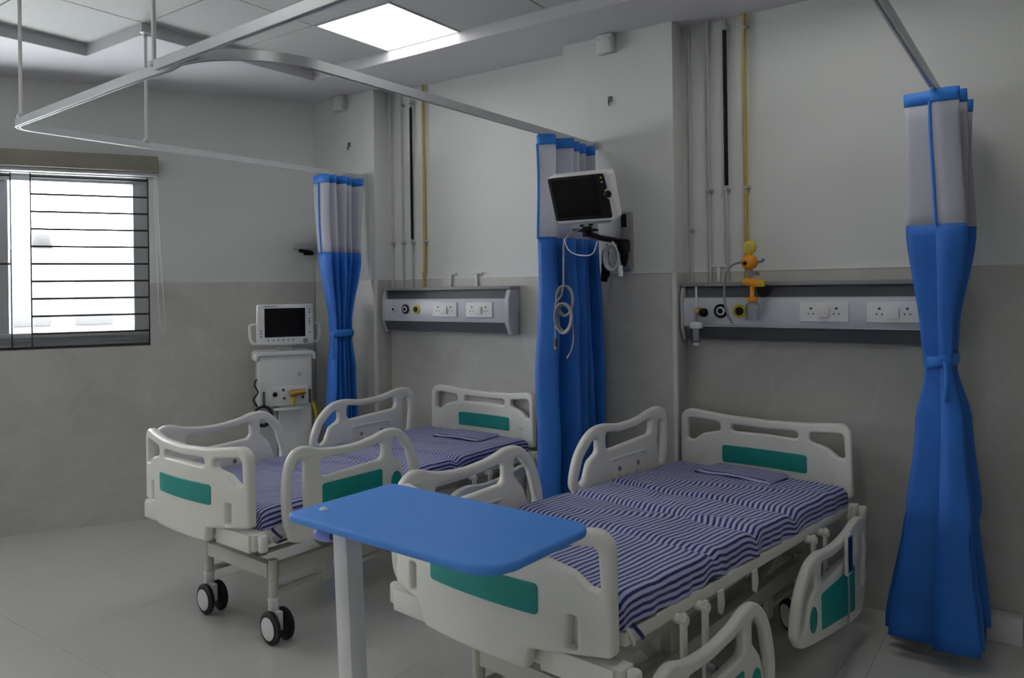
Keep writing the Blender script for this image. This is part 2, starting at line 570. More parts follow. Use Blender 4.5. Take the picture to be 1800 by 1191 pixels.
LAMP_LABEL = ['glowing square ceiling panel light in the tiled tray above the far bed',
              'square ceiling panel light in the tray above the near bed, right of the far one',
              'square ceiling panel light over the open floor on the window side',
              'square ceiling panel light added for front light, just behind the viewer on the right',
              'square ceiling panel light added for front light, farthest behind the viewer, window side',
              'square ceiling panel light added for front light, farthest behind the viewer, right side']
for q, (i, j) in enumerate(LAMPS):
    w = gx[i + 1] - gx[i]; d = gy[j] - gy[j + 1]
    t = thing('ceiling_light', LAMP_LABEL[q], 'ceiling light', ((gx[i] + gx[i + 1]) / 2, (gy[j] + gy[j + 1]) / 2, ZT), 0, 'ceiling panel lights')
    fr = MB()
    for (a, b, c_, e) in ((-w / 2 + .003, w / 2 - .003, -d / 2 + .003, -d / 2 + .014), (-w / 2 + .003, w / 2 - .003, d / 2 - .014, d / 2 - .003), (-w / 2 + .003, -w / 2 + .014, -d / 2 + .014, d / 2 - .014), (w / 2 - .014, w / 2 - .003, -d / 2 + .014, d / 2 - .014)):
        fr.box(a, b, c_, e, -.004, .02)
    fr.build('lamp_frame', M_lgrey, t)
    obj('diffuser', plate('diffuser', rect(-w / 2 + .012, w / 2 - .012, -d / 2 + .012, d / 2 - .012, .015), [], .006, .001, lambda x, y, z: (x, y, z + .004)), M_lamp, t)

# window in the left wall: frame, sash, panes, iron grille
fz0, fz1 = 1.345, 2.385
def window(name, s0, s1, sash_at, gsplit):
    win = bpy.data.objects.new(name, None); C.objects.link(win); win['kind'] = 'structure'
    win.matrix_world = LWM
    fb = MB()
    fb.box(s0, s1, -.15, -.06, WZ0, fz0).box(s0, s1, -.15, -.06, fz1, WZ1)
    fb.box(s0, s0 + .105, -.15, -.06, fz0, fz1).box(s1 - .09, s1, -.15, -.06, fz0, fz1)
    fb.build('window_frame', M_frame, win, .004)
    MB().box(sash_at, sash_at + .11, -.135, -.075, fz0, fz1).build('sash', M_frame, win, .004)
    MB().box(s0 + .105, sash_at, -.112, -.106, fz0, fz1).build('pane', M_glass, win)
    MB().box(sash_at + .11, s1 - .09, -.112, -.106, fz0, fz1).build('pane', M_glass, win)
    MB().box(s0, s1, -.058, -.04, 1.285, 1.292).box(s0, s1, -.058, -.04, 1.31, 1.316).build('sliding_track', M_mgrey, win)
    gr = MB()
    gr.box(s0 + .002, s1 - .002, -.018, .0, WZ0 + .002, WZ0 + .020)
    for s_ in (s0 + .002, gsplit - .005, gsplit + .11):
        gr.box(s_, s_ + .008, -.016, -.004, WZ0 + .018, WZ1 - .002)
    gr.build('grille_frame', M_iron, win)
    zs = [1.335 + k * (2.402 - 1.335) / 9 for k in range(10)]
    for lo, hi, pick in ((s0 + .006, gsplit, zs), (gsplit + .114, s1 - .004, (zs[4], zs[9]))):
        bm_ = MB().box(lo, hi, -.017, -.003, 0, .013).mesh('grille_bar'); bm_.materials.append(M_iron)
        for z in pick:
            o = obj('grille_bar', bm_, None, win); o.location = (0, 0, z)
    return win
window('window_1', WS0, WS1, 2.03, 1.89)
window('added_window', VS0, VS1, 5.50, 5.30)  # out of view, put in to let more daylight reach the bed fronts

rb = thing('roller_blind', 'olive roller blind cassette above the barred window with hanging pull chain', 'blind')
rb.matrix_world = LWM
MB().box(1.10, 3.48, .004, .10, 2.462, 2.572).build('cassette', M_valance, rb, .006)
MB().box(1.10, 3.48, .012, .07, 2.435, 2.461).build('bottom_bar', M_lgrey, rb, .003)
ch = smooth_path([(1.125, .05, 2.46), (1.118, .045, 2.1), (1.112, .04, 1.75), (1.105, .035, 1.42), (1.09, .035, 1.335), (1.07, .035, 1.37), (1.072, .04, 1.5), (1.085, .04, 1.75), (1.10, .045, 2.1), (1.11, .05, 2.46)], 6)
MB().tube(ch, .0028, 6).build('pull_chain', M_trim, rb)

# neighbouring houses far outside the window, washed out by the bright sky
def house(name, label, loc, rz, w, d, z0, z1, rows, cols):
    t = thing(name, label, 'building', loc, rz, None)
    MB().box(-w / 2, w / 2, 0, d, z0, z1).build('wall', M_render, t)
    MB().box(-w / 2 - .3, w / 2 + .3, -.3, d + .3, z1, z1 + .35).build('parapet', M_render, t)
    wm = MB().box(-.6, .6, -.06, .02, -.8, .8).mesh('window'); wm.materials.append(M_facade)
    for r in range(rows):
        for c in range(cols):
            o = obj('window', wm, None, t); o.location = (-w / 2 + (c + .5) * w / cols, 0, z1 - 1.6 - r * 3.1)
    for r in range(rows):
        MB().box(-w / 2, w / 2, -1.1, 0, z1 - 2.75 - r * 3.1, z1 - 2.6 - r * 3.1).build('balcony', M_render, t)
house('house', 'pale house with a row of windows far outside, left half of window', (-29.6, 13.2, 0), math.radians(62), 8, 6, -9, 2.9, 4, 4)
house('apartment_block', 'washed out apartment block seen low through the middle of the window', (-36.0, 19.5, 0), math.radians(60), 7, 6, -12, 0.6, 4, 4)
t = thing('water_tank', 'grey water tank standing on a roof outside the window', 'water tank', (-32.9, 13.9, 3.46))
MB().lathe([(.36, 0), (.4, .06), (.4, .55), (.2, .7)], (0, 0, 0), (0, 0, 1), 16).build('tank', M_facade, t)
MB().box(-.5, .5, -.5, .5, -.2, 0).build('stand', M_facade, t)

# ------------------------------------------------------------------ curtain rails
ZR = 2.415
def rail_path(pts, name, parent):
    mb = MB()
    P = [Vector((x, y, 0)) for x, y in pts]
    n = len(P); w, h = .011, .036
    prof = [(-w, 0), (-w * .35, 0), (-w * .35, .006), (w * .35, .006), (w * .35, 0), (w, 0), (w, h), (-w, h)]
    vs = []
    for i in range(n):
        t_ = (P[min(i + 1, n - 1)] - P[max(i - 1, 0)]).normalized(); s_ = Vector((t_.y, -t_.x, 0))
        for a, b in prof:
            q = P[i] + s_ * a; vs.append((q.x, q.y, ZR + b))
    k = len(prof); fs = []
    for i in range(n - 1):
        for j in range(k):
            fs.append((i * k + j, i * k + (j + 1) % k, (i + 1) * k + (j + 1) % k, (i + 1) * k + j))
    fs += [tuple(range(k)), tuple((n - 1) * k + j for j in range(k))]
    mb.add(vs, fs)
    return mb.build(name, M_alu, parent, angle=30)

def arc(cx, cy, r, a0, a1, n=10):
    return [(cx + r * math.cos(math.radians(a0 + (a1 - a0) * k / n)), cy + r * math.sin(math.radians(a0 + (a1 - a0) * k / n))) for k in range(n + 1)]

XA, XB, XC = -4.135, -2.205, -0.41
YF0, YF1 = 1.615, 1.49        # the front rail is not quite parallel to the wall
def yf(x): return YF0 + (YF1 - YF0) * (x - XA) / (-1.6 - XA)
ra = thing('curtain_rail', 'ceiling-hung aluminium curtain rail looping round the far bed', 'curtain rail', (0, 0, 0))
R = .10
rail_path([(XA, YP - T - .002)] + [(XA, 2.6)] + arc(XA + R, yf(XA) + R, R, 180, 270) + [(-2.9, yf(-2.9)), (-2.62, yf(-2.62) + .012)] + arc(-2.56, yf(-2.5) + .355, .355, -85, 0, 12) + [(XB, 2.6), (XB, YP - T - .002)], 'rail', ra)
rc = thing('curtain_rail', 'ceiling-hung aluminium curtain rail running in front of and right of the near bed', 'curtain rail', (0, 0, 0))
rail_path([(-2.66, yf(-2.66) - .024), (-1.6, yf(-1.6) - .02), (-.7, yf(-.7))] + arc(XC - .2, yf(-.55) + .2, .2, -90, 0) + [(XC, 2.5), (XC, YB - .004)], 'rail', rc)
for (x, y, zt, par) in ((-4.0, yf(-4.0) + .0, ZC, ra), (-4.135, 2.30, ZC, ra), (-2.72, yf(-2.72), ZT, ra), (-1.2, yf(-1.2), ZT, rc), (XC, 2.4, ZT, rc)):
    MB().cyl((x, y, ZR + .034), (x, y, zt), .0085, 10).build('hanger_rod', M_trim, par)
    MB().lathe([(.028, 0), (.028, .004), (.012, .012), (.009, .03)], (x, y, zt), (0, 0, -1), 14).build('ceiling_flange', M_lgrey, par)
    MB().box(x - .015, x + .015, y - .015, y + .015, ZR + .032, ZR + .05).build('rail_clamp', M_lgrey, par, .003)
for x, par in ((XA, ra), (XB, ra)):
    MB().box(x - .02, x + .02, YP - T - .012, YP - T, ZR - .006, ZR + .045).build('wall_plate', M_lgrey, par, .002)

# ------------------------------------------------------------------ curtains
def curtain(label, X, y0, y1, folds, zbot, zsplit, keys, amp, seed, tie=None, wts=None):
    """gathered cloth hanging from a rail that runs along Y; keys: (z, spread along rail, fold depth) from the top down"""
    rnd = random.Random(seed)
    ym = (y0 + y1) / 2; L = y1 - y0
    t = thing('privacy_curtain', label, 'curtain', (X, ym, 0), 0, 'blue privacy curtains')
    fa = [rnd.uniform(.65, 1.25) for _ in range(folds * 2 + 2)]
    fp = [rnd.uniform(-.18, .18) for _ in range(folds * 2 + 2)]
    nt_ = folds * 16
    wl_ = wts or [rnd.uniform(.75, 1.3) for _ in range(folds * 2)]
    cum = [0]
    for w_ in wl_: cum.append(cum[-1] + w_ / sum(wl_))
    ztop = ZR - .006
    def prof(z):
        for a, b in zip(keys, keys[1:]):
            if b[0] <= z <= a[0]:
                q = (a[0] - z) / max(a[0] - b[0], 1e-6); q = q * q * (3 - 2 * q)
                return tuple(a[k] + (b[k] - a[k]) * q for k in range(1, len(a)))
        return keys[-1][1:]
    def pt(k, z, extra=0):
        tt = k / nt_; pr = prof(z); sp, am = pr[0], pr[1]; dx = pr[2] if len(pr) > 2 else 0; dy = pr[3] if len(pr) > 3 else 0
        i = 0
        while i < folds * 2 - 1 and tt > cum[i + 1]: i += 1
        fr_ = (tt - cum[i]) / (cum[i + 1] - cum[i])
        d = math.sin(math.pi * fr_) * (1 if i % 2 == 0 else -1) * fa[i]
        d = math.copysign(abs(d) ** .75, d)
        wob = noise.noise(Vector((tt * 5 + seed, z * 2.2, seed * 3.1))) * .018
        yy = (tt - .5) * L * sp + fp[i] * L * sp / folds * math.sin(math.pi * fr_) + dy
        xx = d * amp * am + wob + dx
        return Vector((xx * (1 + extra), yy * (1 + extra * .5), z))
    def sheet(name, za, zb, nz, m, thick=.0015, ka=0, kb=None):
        kb = nt_ if kb is None else kb
        vs, fs = [], []
        w = kb - ka + 1
        for j in range(nz + 1):
            z = za + (zb - za) * j / nz
            for k in range(ka, kb + 1):
                vs.append(pt(k, z))
        for j in range(nz):
            for k in range(w - 1):
                fs.append((j * w + k, j * w + k + 1, (j + 1) * w + k + 1, (j + 1) * w + k))
        o = MB().add(vs, fs).build(name, m, t, angle=180)
        md = o.modifiers.new('cloth_thickness', 'SOLIDIFY'); md.thickness = thick; md.offset = 0
        return o
    sheet('header_band', ztop, ztop - .055, 2, M_band, .004)
    sheet('net', ztop - .05, zsplit, 8, M_net)
    sheet('cloth', zsplit + .01, zbot, 34, M_blue, .002)
    MB().tube([pt(0, ztop - .05 + (zsplit - ztop + .05) * j / 10) for j in range(11)], .0065, 8).build('edge_binding', M_band, t)
    for k in range(folds + 1):
        p_ = pt(min(int(k * 16), nt_), ztop)
        MB().cyl((0, p_.y, ztop - .005), (0, p_.y, ZR + .004), .005, 8).build('glider', M_trim, t)
    if tie:
        pr = prof(tie); hy = L * pr[0] / 2 + .016; hx = amp * pr[1] * 1.05 + .014
        dx = pr[2] if len(pr) > 2 else 0; dy = pr[3] if len(pr) > 3 else 0
        vs, fs = [], []
        n = 28
        for j in range(5):
            for k in range(n):
                a = 2 * math.pi * k / n; bl = 1 + .06 * math.sin(math.pi * j / 4)
                vs.append((dx + hx * bl * math.cos(a), dy + hy * bl * math.sin(a), tie - .025 + .0125 * j + .010 * math.cos(a)))
        for j in range(4):
            for k in range(n):
                fs.append((j * n + k, j * n + (k + 1) % n, (j + 1) * n + (k + 1) % n, (j + 1) * n + k))
        o = MB().add(vs, fs).build('tie_band', M_band, t, angle=180)
        md = o.modifiers.new('cloth_thickness', 'SOLIDIFY'); md.thickness = .004
        kn = smooth_path([(dx + hx * .4, dy - hy - .005, tie), (dx + hx * .5, dy - hy - .016, tie - .06), (dx + hx * .35, dy - hy - .012, tie - .17)], 5)
        MB().tube(kn, .009, 8).build('tie_end', M_band, t)
    return t

curtain('tied blue privacy curtain with white net top in the corner beside the ventilator', XA, 3.52, 3.90, 5, .10, 1.862,
        [(2.41, 1.0, 1.0), (1.86, .92, .9), (1.36, .42, .5), (1.26, .40, .48), (1.05, .55, .62), (.6, .68, .8), (.1, .85, 1.0)], .10, 3, tie=1.30)
curtain('untied blue privacy curtain hanging straight between the two beds', XB, 3.33, 3.90, 5, .12, 1.86,
        [(2.41, .95, .8), (1.86, 1.0, .95), (1.1, 1.08, 1.1), (.12, 1.15, 1.3)], .10, 11, wts=[2.4, .8, 1.3, .8, .9, 1.0, .8, 1.1, .8, .9])
curtain('tied blue privacy curtain at the right, by the end of the near bed head unit', XC, 3.60, 3.98, 5, .085, 1.838,
        [(2.41, 1.0, 1.0), (1.84, .95, 1.0), (1.36, .6, .55), (1.24, .55, .45), (1.0, .75, .8), (.6, .95, 1.1, -.01), (.09, 1.15, 1.6, -.03)], .105, 5, tie=1.27)

# ------------------------------------------------------------------ hospital beds
BL = 2.08
def board_meshes():
    W = .445
    c = fillet([(.447, .600, .02), (.444, .948, .055), (.20, .920, 0), (0, .912, 0), (-.20, .920, 0), (-.444, .948, .055), (-.447, .600, .02), (-.30, .578, .01), (-.262, .507, .02), (.178, .507, .012), (.19, .570, .006)])
    mid = fillet([(-.175, .876, .02), (0, .871, 0), (.175, .876, .02), (.175, .838, .018), (0, .842, 0), (-.175, .838, .018)])
    side = [(.235, .880, .02), (.405, .896, .02), (.412, .775, .02), (.375, .778, .012), (.325, .815, .03), (.235, .836, .018)]
    rgt = fillet(side)
    lft = fillet([(-x, z, r) for x, z, r in side][::-1])
    slr = rect(.313, .343, .605, .695, .006)
    sll = rect(-.343, -.313, .605, .695, .006)
    bow = lambda x, y: -.055 * (1 - (x / .445) ** 2)
    fn = lambda x, y, w: (x, w, y)
    bd = plate('board', c, [mid, rgt, lft, slr, sll], .042, .012, fn, 10, bow, 3)
    bw = lambda x, y: -.055 * (1 - (x / .445) ** 2) - .0215
    inl = plate('teal_inlay', rect(-.222, .222, .675, .764, .014), [], .006, .002, fn, 8, bw)
    bi = lambda x, y: -.055 * (1 - (x / .445) ** 2) + .0215
    inh = plate('teal_inlay', rect(-.222, .222, .675, .764, .014), [], .006, .002, fn, 8, bi)
    bk = plate('slot_back', rect(-.022, .022, .600, .700, .004), [], .006, .001, fn)
    return bd, inl, bk, inh
BD, INL, SLB, INH = board_meshes()
INH.materials.append(M_teal)
BD.materials.append(M_ivory); INL.materials.append(M_teal); SLB.materials.append(M_ivory)

def rail_meshes(side, head):
    """side rail in bed frame: a along the bed, z up, thickness along x; outside faces side*x"""
    Ln = .86 if head else .82
    if head:   # big arc at the middle of the bed, upright end at the head
        o = [(0.015, .135), (.0, .19), (.045, .30), (.14, .385), (.25, .408), (.40, .392), (.56, .398), (.70, .425), (.78, .428), (.84, .395), (.862, .30), (.845, .16), (.80, .05), (.70, .005), (.30, .055), (.08, .095)]
        top = fillet([(.27, .368, .02), (.40, .352, .03), (.56, .357, .03), (.69, .383, .02), (.685, .30, .03), (.27, .278, .03)])
        arc_ = fillet([(.045, .185, .015), (.085, .275, .06), (.165, .345, .04), (.205, .345, .015), (.205, .285, .03), (.135, .25, .05), (.10, .175, .02), (.06, .15, .012)])
        end = fillet([(.755, .36, .02), (.81, .355, .02), (.818, .28, .03), (.80, .14, .02), (.765, .13, .015), (.745, .25, .02)])
        gp = fillet([(.26, .105, .012), (.66, .055, .012), (.66, .25, .012), (.26, .245, .012)]); gc = (.17, .175)
    else:
        o = [(.02, .06), (.0, .17), (.008, .32), (.045, .40), (.11, .425), (.22, .398), (.36, .388), (.50, .402), (.60, .425), (.69, .412), (.775, .33), (.822, .19), (.81, .08), (.75, .01), (.55, .0), (.10, .0)]
        top = fillet([(.195, .355, .02), (.36, .348, .03), (.50, .360, .03), (.575, .372, .02), (.575, .285, .03), (.195, .268, .03)])
        arc_ = fillet([(.775, .18, .015), (.735, .31, .05), (.675, .372, .03), (.635, .375, .015), (.635, .30, .03), (.695, .24, .05), (.735, .13, .02), (.765, .10, .015)])
        end = fillet([(.045, .31, .02), (.075, .37, .025), (.115, .365, .02), (.112, .25, .02), (.115, .12, .02), (.065, .10, .02), (.042, .18, .02)])
        gp = rect(.20, .56, .045, .24, .012); gc = (.655, .16)
    outer = smooth_loop(o[::-1], 5)
    fn = lambda a, z, w: (w * side, a, z)
    body = plate('side_rail', outer, [top, arc_, end], .036, .0125, fn, res=3)
    body.materials.append(M_ivory)
    green = plate('teal_panel', gp, [], .005, .0015, lambda a, z, w: ((w + .0195) * side, a, z)); green.materials.append(M_teal)
    disc = plate('teal_disc', [(gc[0] + .036 * math.cos(k * math.pi / 14), gc[1] + .05 * math.sin(k * math.pi / 14)) for k in range(28)], [], .005, .0015, lambda a, z, w: ((w + .0195) * side, a, z)); disc.materials.append(M_teal)
    a0 = .30 if head else .22
    inn = plate('inner_panel', rect(a0, a0 + .33, .04, .235, .01), [rect(a0 + .012, a0 + .318, .052, .223, .008)], .006, .002, lambda a, z, w: ((w - .0195) * side, a, z)); inn.materials.append(M_ivory)
    sc_ = MB()
    for da in (.08, .25):
        sc_.lathe([(.012, 0), (.012, .006), (.006, .007)], (-.016 * side, a0 + da, .175), (-side, 0, 0), 10)
    scm = sc_.mesh('screw'); scm.materials.append(M_mgrey)
    lat = MB().box(min(-.016 * side, -.026 * side), max(-.016 * side, -.026 * side), a0 + .12, a0 + .21, .06, .115).mesh('latch', .006); lat.materials.append(M_lgrey)
    arms = MB()
    for da in (.1, .24):
        x0_, x1_ = sorted((-.020 * side, -.045 * side))
        arms.box(x0_, x1_, a0 + da - .016, a0 + da + .016, -.06, .15)
    am = arms.mesh('rail_arm', .005); am.materials.append(M_steel)
    return body, green, disc, inn, scm, lat, am
RAILS = {(s, h): rail_meshes(s, h) for s in (-1, 1) for h in (0, 1)}

def caster_meshes():
    f = MB()
    f.cyl((0, 0, .135), (0, 0, .185), .024, 14).box(-.012, .012, -.012, .058, .06, .145)
    f.lathe([(.027, 0), (.027, .012), (.02, .02)], (0, 0, .183), (0, 0, 1), 14)
    fm = f.mesh('caster', .003); fm.materials.append(M_white)
    w = MB()
    w.lathe([(.055, -.012), (.068, -.0115), (.0745, -.006), (.0745, .006), (.068, .0115), (.055, .012)], (0, 0, 0), (1, 0, 0), 28)
    wm = w.mesh('wheel'); wm.materials.append(M_rubber)
    h = MB().lathe([(.050, -.013), (.052, -.0155), (.046, -.019), (0.001, -.021)], (0, 0, 0), (1, 0, 0), 24)
    hm = h.mesh('hub_cap'); hm.materials.append(M_white)
    return fm, wm, hm
CAST = caster_meshes()

def caster(parent, x, y, rz):
    c = obj('caster', CAST[0], None, parent)
    c.location = (x, y, 0); c.rotation_euler = (0, 0, rz)
    for sx in (-1, 1):
        w = obj('wheel', CAST[1], None, c); w.location = (sx * .036, .028, .0748)
        h = obj('hub_cap', CAST[2], None, c); h.location = (sx * .036, .028, .0748)
        if sx > 0: h.rotation_euler = (0, 0, math.pi)
    return c

def bed(label, loc, th, tilt, down, swivel, shift):
    t = thing('hospital_bed', label, 'hospital bed', loc, -math.radians(th), 'adjustable hospital beds')
    zf = lambda y: .045 * 0 + tilt * (1 - y / BL)
    # end boards
    for nm, y, rz in (('footboard', .035, 0), ('headboard', BL - .035, math.pi)):
        b = obj(nm, BD, None, t); b.location = (0, y, 0); b.rotation_euler = (0, 0, rz)
        g = obj('teal_inlay', INL if nm == 'footboard' else INH, None, b); g['label'] = 'teal inlay panel'
        for sx in (-1, 1):
            k = obj('slot_back', SLB, None, b); k.location = (sx * .328, -.012, 0)
    # mounting beams and corner bumpers behind the boards
    for y0_, y1_ in ((.02, .085), (BL - .085, BL - .02)):
        MB().box(-.47, .47, y0_, y1_, .505, .575).build('end_beam', M_ivory, t, .006)
        for sx in (-1, 1):
            MB().lathe([(.018, 0), (.021, .004), (.021, .062), (.018, .066)], (sx * .490, (y0_ + y1_) / 2, .505), (0, 0, 1), 14).build('corner_bumper', M_ivory, t)
            MB().box(min(sx * .2, sx * .452), max(sx * .2, sx * .452), y0_ - .014, y0_, .50, .575).build('corner_block', M_ivory, t, .004)
    # lying surface
    for sx in (-1, 1):
        za, zb = .553 + zf(.09), .553 + zf(BL - .09); xa, xb = sx * .425 - .014, sx * .425 + .014
        MB().add([(xa, .09, za - .022), (xb, .09, za - .022), (xb, BL - .09, zb - .022), (xa, BL - .09, zb - .022), (xa, .09, za + .022), (xb, .09, za + .022), (xb, BL - .09, zb + .022), (xa, BL - .09, zb + .022)],
                 [(0, 3, 2, 1), (4, 5, 6, 7), (0, 1, 5, 4), (1, 2, 6, 5), (2, 3, 7, 6), (3, 0, 4, 7)]).build('side_frame', M_ivory, t, .006)
    for k, (a, b) in enumerate(((.09, .62), (.64, 1.0), (1.02, 1.30), (1.32, 1.99))):
        m = MB(); z0, z1 = .562 + zf(a), .562 + zf(b)
        m.add([(-.40, a, z0 - .012), (.40, a, z0 - .012), (.40, b, z1 - .012), (-.40, b, z1 - .012), (-.40, a, z0), (.40, a, z0), (.40, b, z1), (-.40, b, z1)], [(0, 3, 2, 1), (4, 5, 6, 7), (0, 1, 5, 4), (1, 2, 6, 5), (2, 3, 7, 6), (3, 0, 4, 7)])
        m.build('deck_section', M_steel, t)
    for y in (.35, .95, 1.6):
        MB().box(-.41, .41, y - .02, y + .02, .50 + zf(y), .545 + zf(y)).build('cross_beam', M_steel, t, .003)
    for sx in (-1, 1):
        MB().box(sx * .3 - .018, sx * .3 + .018, .085, BL - .085, .465, .515).build('inner_beam', M_steel, t, .004)
    # base
    BX, Y0, Y1 = .275, .245, 1.80
    for sx in (-1, 1):
        MB().box(sx * BX - .02, sx * BX + .02, Y0 + .02, Y1 - .02, .285, .352).build('base_beam', M_steel, t, .004)
        MB().cyl((sx * (BX - .02), Y0 + .01, .215), (sx * (BX - .02), Y1, .215), .014, 10).build('brake_bar', M_steel, t)
        for y in (.55, 1.45):
            MB().box(sx * BX - .012, sx * BX + .012, y - .025, y + .025, .19, .29).build('bracket', M_steel, t, .003)
    for y in (Y0, Y1):
        MB().box(-BX + .022, BX - .022, y - .02, y + .02, .285, .352).build('base_cross_beam', M_steel, t, .004)
        for sx in (-1, 1):
            MB().cyl((sx * BX, y, .19), (sx * BX, y, .372), .022, 14).build('leg', M_steel, t)
            caster(t, sx * BX, y, swivel[0] if y == Y0 else swivel[1])
    for sx in (-1, 1):
        for (ya, yb) in ((.58, .40), (1.50, 1.68)):
            mb = MB(); mb.tube([(sx * .24, ya, .34), (sx * .27, yb, .49)], .02, 8)
            mb.build('lift_arm', M_steel, t)
        MB().box(sx * .27 - .02, sx * .27 + .02, .60, .67, .345, .475).build('column_plate', M_steel, t, .003)
    MB().tube([(0, .45, .36), (0, 1.2, .43)], .028, 12).build('actuator', M_dgrey, t)
    MB().box(-.12, .12, 1.15, 1.40, .36, .46).build('motor_box', M_dgrey, t, .01)
    # hooks under the side frame
    for sx in (-1, 1):
        for y in (.66, .93):
            z = .54 + zf(y)
            hk = fillet([(-.018, 0, .003), (.018, 0, .003), (.026, -.05, .02), (.012, -.085, .02), (-.016, -.075, .02)])
            obj('hook', plate('hook', hk, [], .008, .002, lambda a, b, w: (sx * .445 + w, y + a, z + b)), M_ivory, t)
    # side rails
    for sx in (-1, 1):
        for h in (0, 1):
            lo = (sx, h) in down
            dy_, dz_ = shift[(sx, h)]
            y0_ = (1.06 if h else .075) + dy_
            z0 = ((.112 if h else .135) if lo else .525) + dz_
            ym = y0_ + .4
            ms = RAILS[(sx, h)]
            xx = sx * (.515 if lo else .482)
            r = obj('side_rail', ms[0], None, t)
            r.location = (xx, y0_, z0 + zf(ym) * (.4 if not h else .8))
            if lo and h: r.rotation_euler = (0, 0, 0)
            for nm, me in zip(('teal_panel', 'teal_disc', 'inner_panel', 'screw', 'latch'), ms[1:6]):
                q = obj(nm, me, None, r)
            if lo:      # the two swing arms from the frame down to the rail
                a0 = .30 if h else .22
                for da in (.08, .22):
                    y = y0_ + a0 + da
                    ztop = .55 + zf(y)
                    mb = MB(); mb.box(sx * .462 - .007, sx * .462 + .007, y - .014, y + .014, .36, ztop + .0)
                    mb.build('swing_arm', M_ivory, t, .003)
                    MB().cyl((sx * .43, y, ztop - .02), (sx * .475, y, ztop - .02), .016, 10).build('pivot', M_ivory, t)
                    MB().cyl((sx * .455, y, .40), (sx * .50, y, .40), .013, 10).build('pivot', M_mgrey, t)
            else:
                q = obj('rail_arm', ms[6], None, r)
    return t

B1 = (-1.428, 1.85, 5.6)
B2 = (-3.24, 1.985, 2.9)
bed('ivory hospital bed in front, right side rails lowered, foot end behind the blue table', (B1[0], B1[1], 0), B1[2], .075, {(1, 0), (1, 1)}, (1.35, .9), {(-1, 0): (-.04, -.02), (-1, 1): (.01, 0), (1, 0): (.0, -.035), (1, 1): (.03, .01)})
bed('ivory hospital bed farther back by the window, between ventilator and middle curtain', (B2[0], B2[1], 0), B2[2], 0.0, {(1, 1)}, (-1.6, 1.2), {(-1, 0): (-.035, -.02), (-1, 1): (-.035, -.01), (1, 0): (.08, -.035), (1, 1): (.0, .0)})

def mattress(label, b, zt, tilt, seed):
    """foam mattress in a striped cover, tucked over the deck"""
    t = tag(bpy.data.objects.new('mattress', None), label, 'mattress', 'striped mattresses')
    C.objects.link(t)
    t.location = (b[0], b[1], 0); t.rotation_euler = (0, 0, -math.radians(b[2]))
    rnd = random.Random(seed)
    hw, th = .437, .092
    ny, nx = 110, 40
    y0, y1 = .085, 1.985
    folds = [(.64, .10), (.985, -.16), (1.31, .12)]
    arcx = []
    r = .03
    # cross-section parameter: down the left side, across, down the right side
    sec = []
    for k in range(7): sec.append((-hw, -th + (th - r) * k / 6))
    for k in range(1, 6):
        a = math.pi - k * math.pi / 12 * 1.2; sec.append((-hw + r + r * math.cos(a), -r + r * math.sin(a)))
    for k in range(nx + 1):
        sec.append((-hw + r + (2 * hw - 2 * r) * k / nx, 0))
    full = sec + [(-x, z) for x, z in sec[:12]][::-1]
    ls = [0]
    for a, c in zip(full, full[1:]): ls.append(ls[-1] + math.dist(a, c))
    vs, uvs, fs = [], [], []
    n = len(full)
    for j in range(ny + 1):
        y = y0 + (y1 - y0) * j / ny
        base = zt + tilt * (1 - y / BL)
        for i, (x, z) in enumerate(full):
            topw = max(0, min(1, (z + th) / th))
            d = noise.noise(Vector((x * 6 + seed, y * 5, seed))) * .006 + noise.noise(Vector((x * 17, y * 13, seed + 4))) * .003
            sh = 0
            for fy, sl in folds:
                q = (y - fy - sl * x * .3 + .02 * noise.noise(Vector((x * 5, fy, seed)))) / .022
                g = math.exp(-q * q)
                d -= .016 * g
                sh += .016 * math.exp(-(q / 2.2) ** 2) * (1 if fy < .9 else -1)
            for (dx0, dy0, kk, amp_) in ((.1, .95, .55, .008), (-.15, 1.25, -.7, .006), (.05, 1.6, .4, .004)):
                q = ((y - dy0) - kk * (x - dx0)) / .03
                g = math.exp(-q * q) * math.exp(-((x - dx0) / .25) ** 2)
                d += amp_ * g; sh += .012 * g
            sx = 0
            if z < -.02 and abs(x) > .4:     # the hanging side waves in and out
                wv = (noise.noise(Vector((y * 7, math.copysign(2, x), seed))) * .012 + noise.noise(Vector((y * 19, math.copysign(5, x), seed))) * .006) * (1 - topw) * 1.6
                sx = math.copysign(1, x) * wv
                d = d * topw + noise.noise(Vector((y * 9, x, seed + 9))) * .012 * (1 - topw)
            e = 1
            if j < 3 or j > ny - 3:
                k = min(j, ny - j); d -= (.016, .006, .001)[min(k, 2)] * topw
            vs.append((x + sx, y, base + z + d))
            uvs.append((ls[i] + sh * .8, y))
    for j in range(ny):
        for i in range(n - 1):
            fs.append((j * n + i, j * n + i + 1, (j + 1) * n + i + 1, (j + 1) * n + i))
    fs.append(tuple(range(n - 1, -1, -1))); fs.append(tuple(ny * n + i for i in range(n)))
    me = bpy.data.meshes.new('cover')
    me.from_pydata(vs, [], fs)
    lay = me.uv_layers.new(name='UVMap')
    for lp in me.loops:
        lay.data[lp.index].uv = uvs[lp.vertex_index]
    finish(me, 60)
    obj('cover', me, M_sheet, t)
    # dangling tie tapes at the foot corner
    for k in range(2):
        z = zt + tilt - .09
        MB().tube(smooth_path([(.437, .10 + k * .03, z), (.45, .11 + k * .04, z - .03), (.44, .13 + k * .05, z - .055)], 4), .006, 6).build('tie_tape', M_sheet if k else M_white, t)
    return t
mattress('blue and white striped mattress on the front bed', B1, .668, .078, 2)
mattress('blue and white striped mattress on the bed by the window', B2, .665, 0.0, 5)

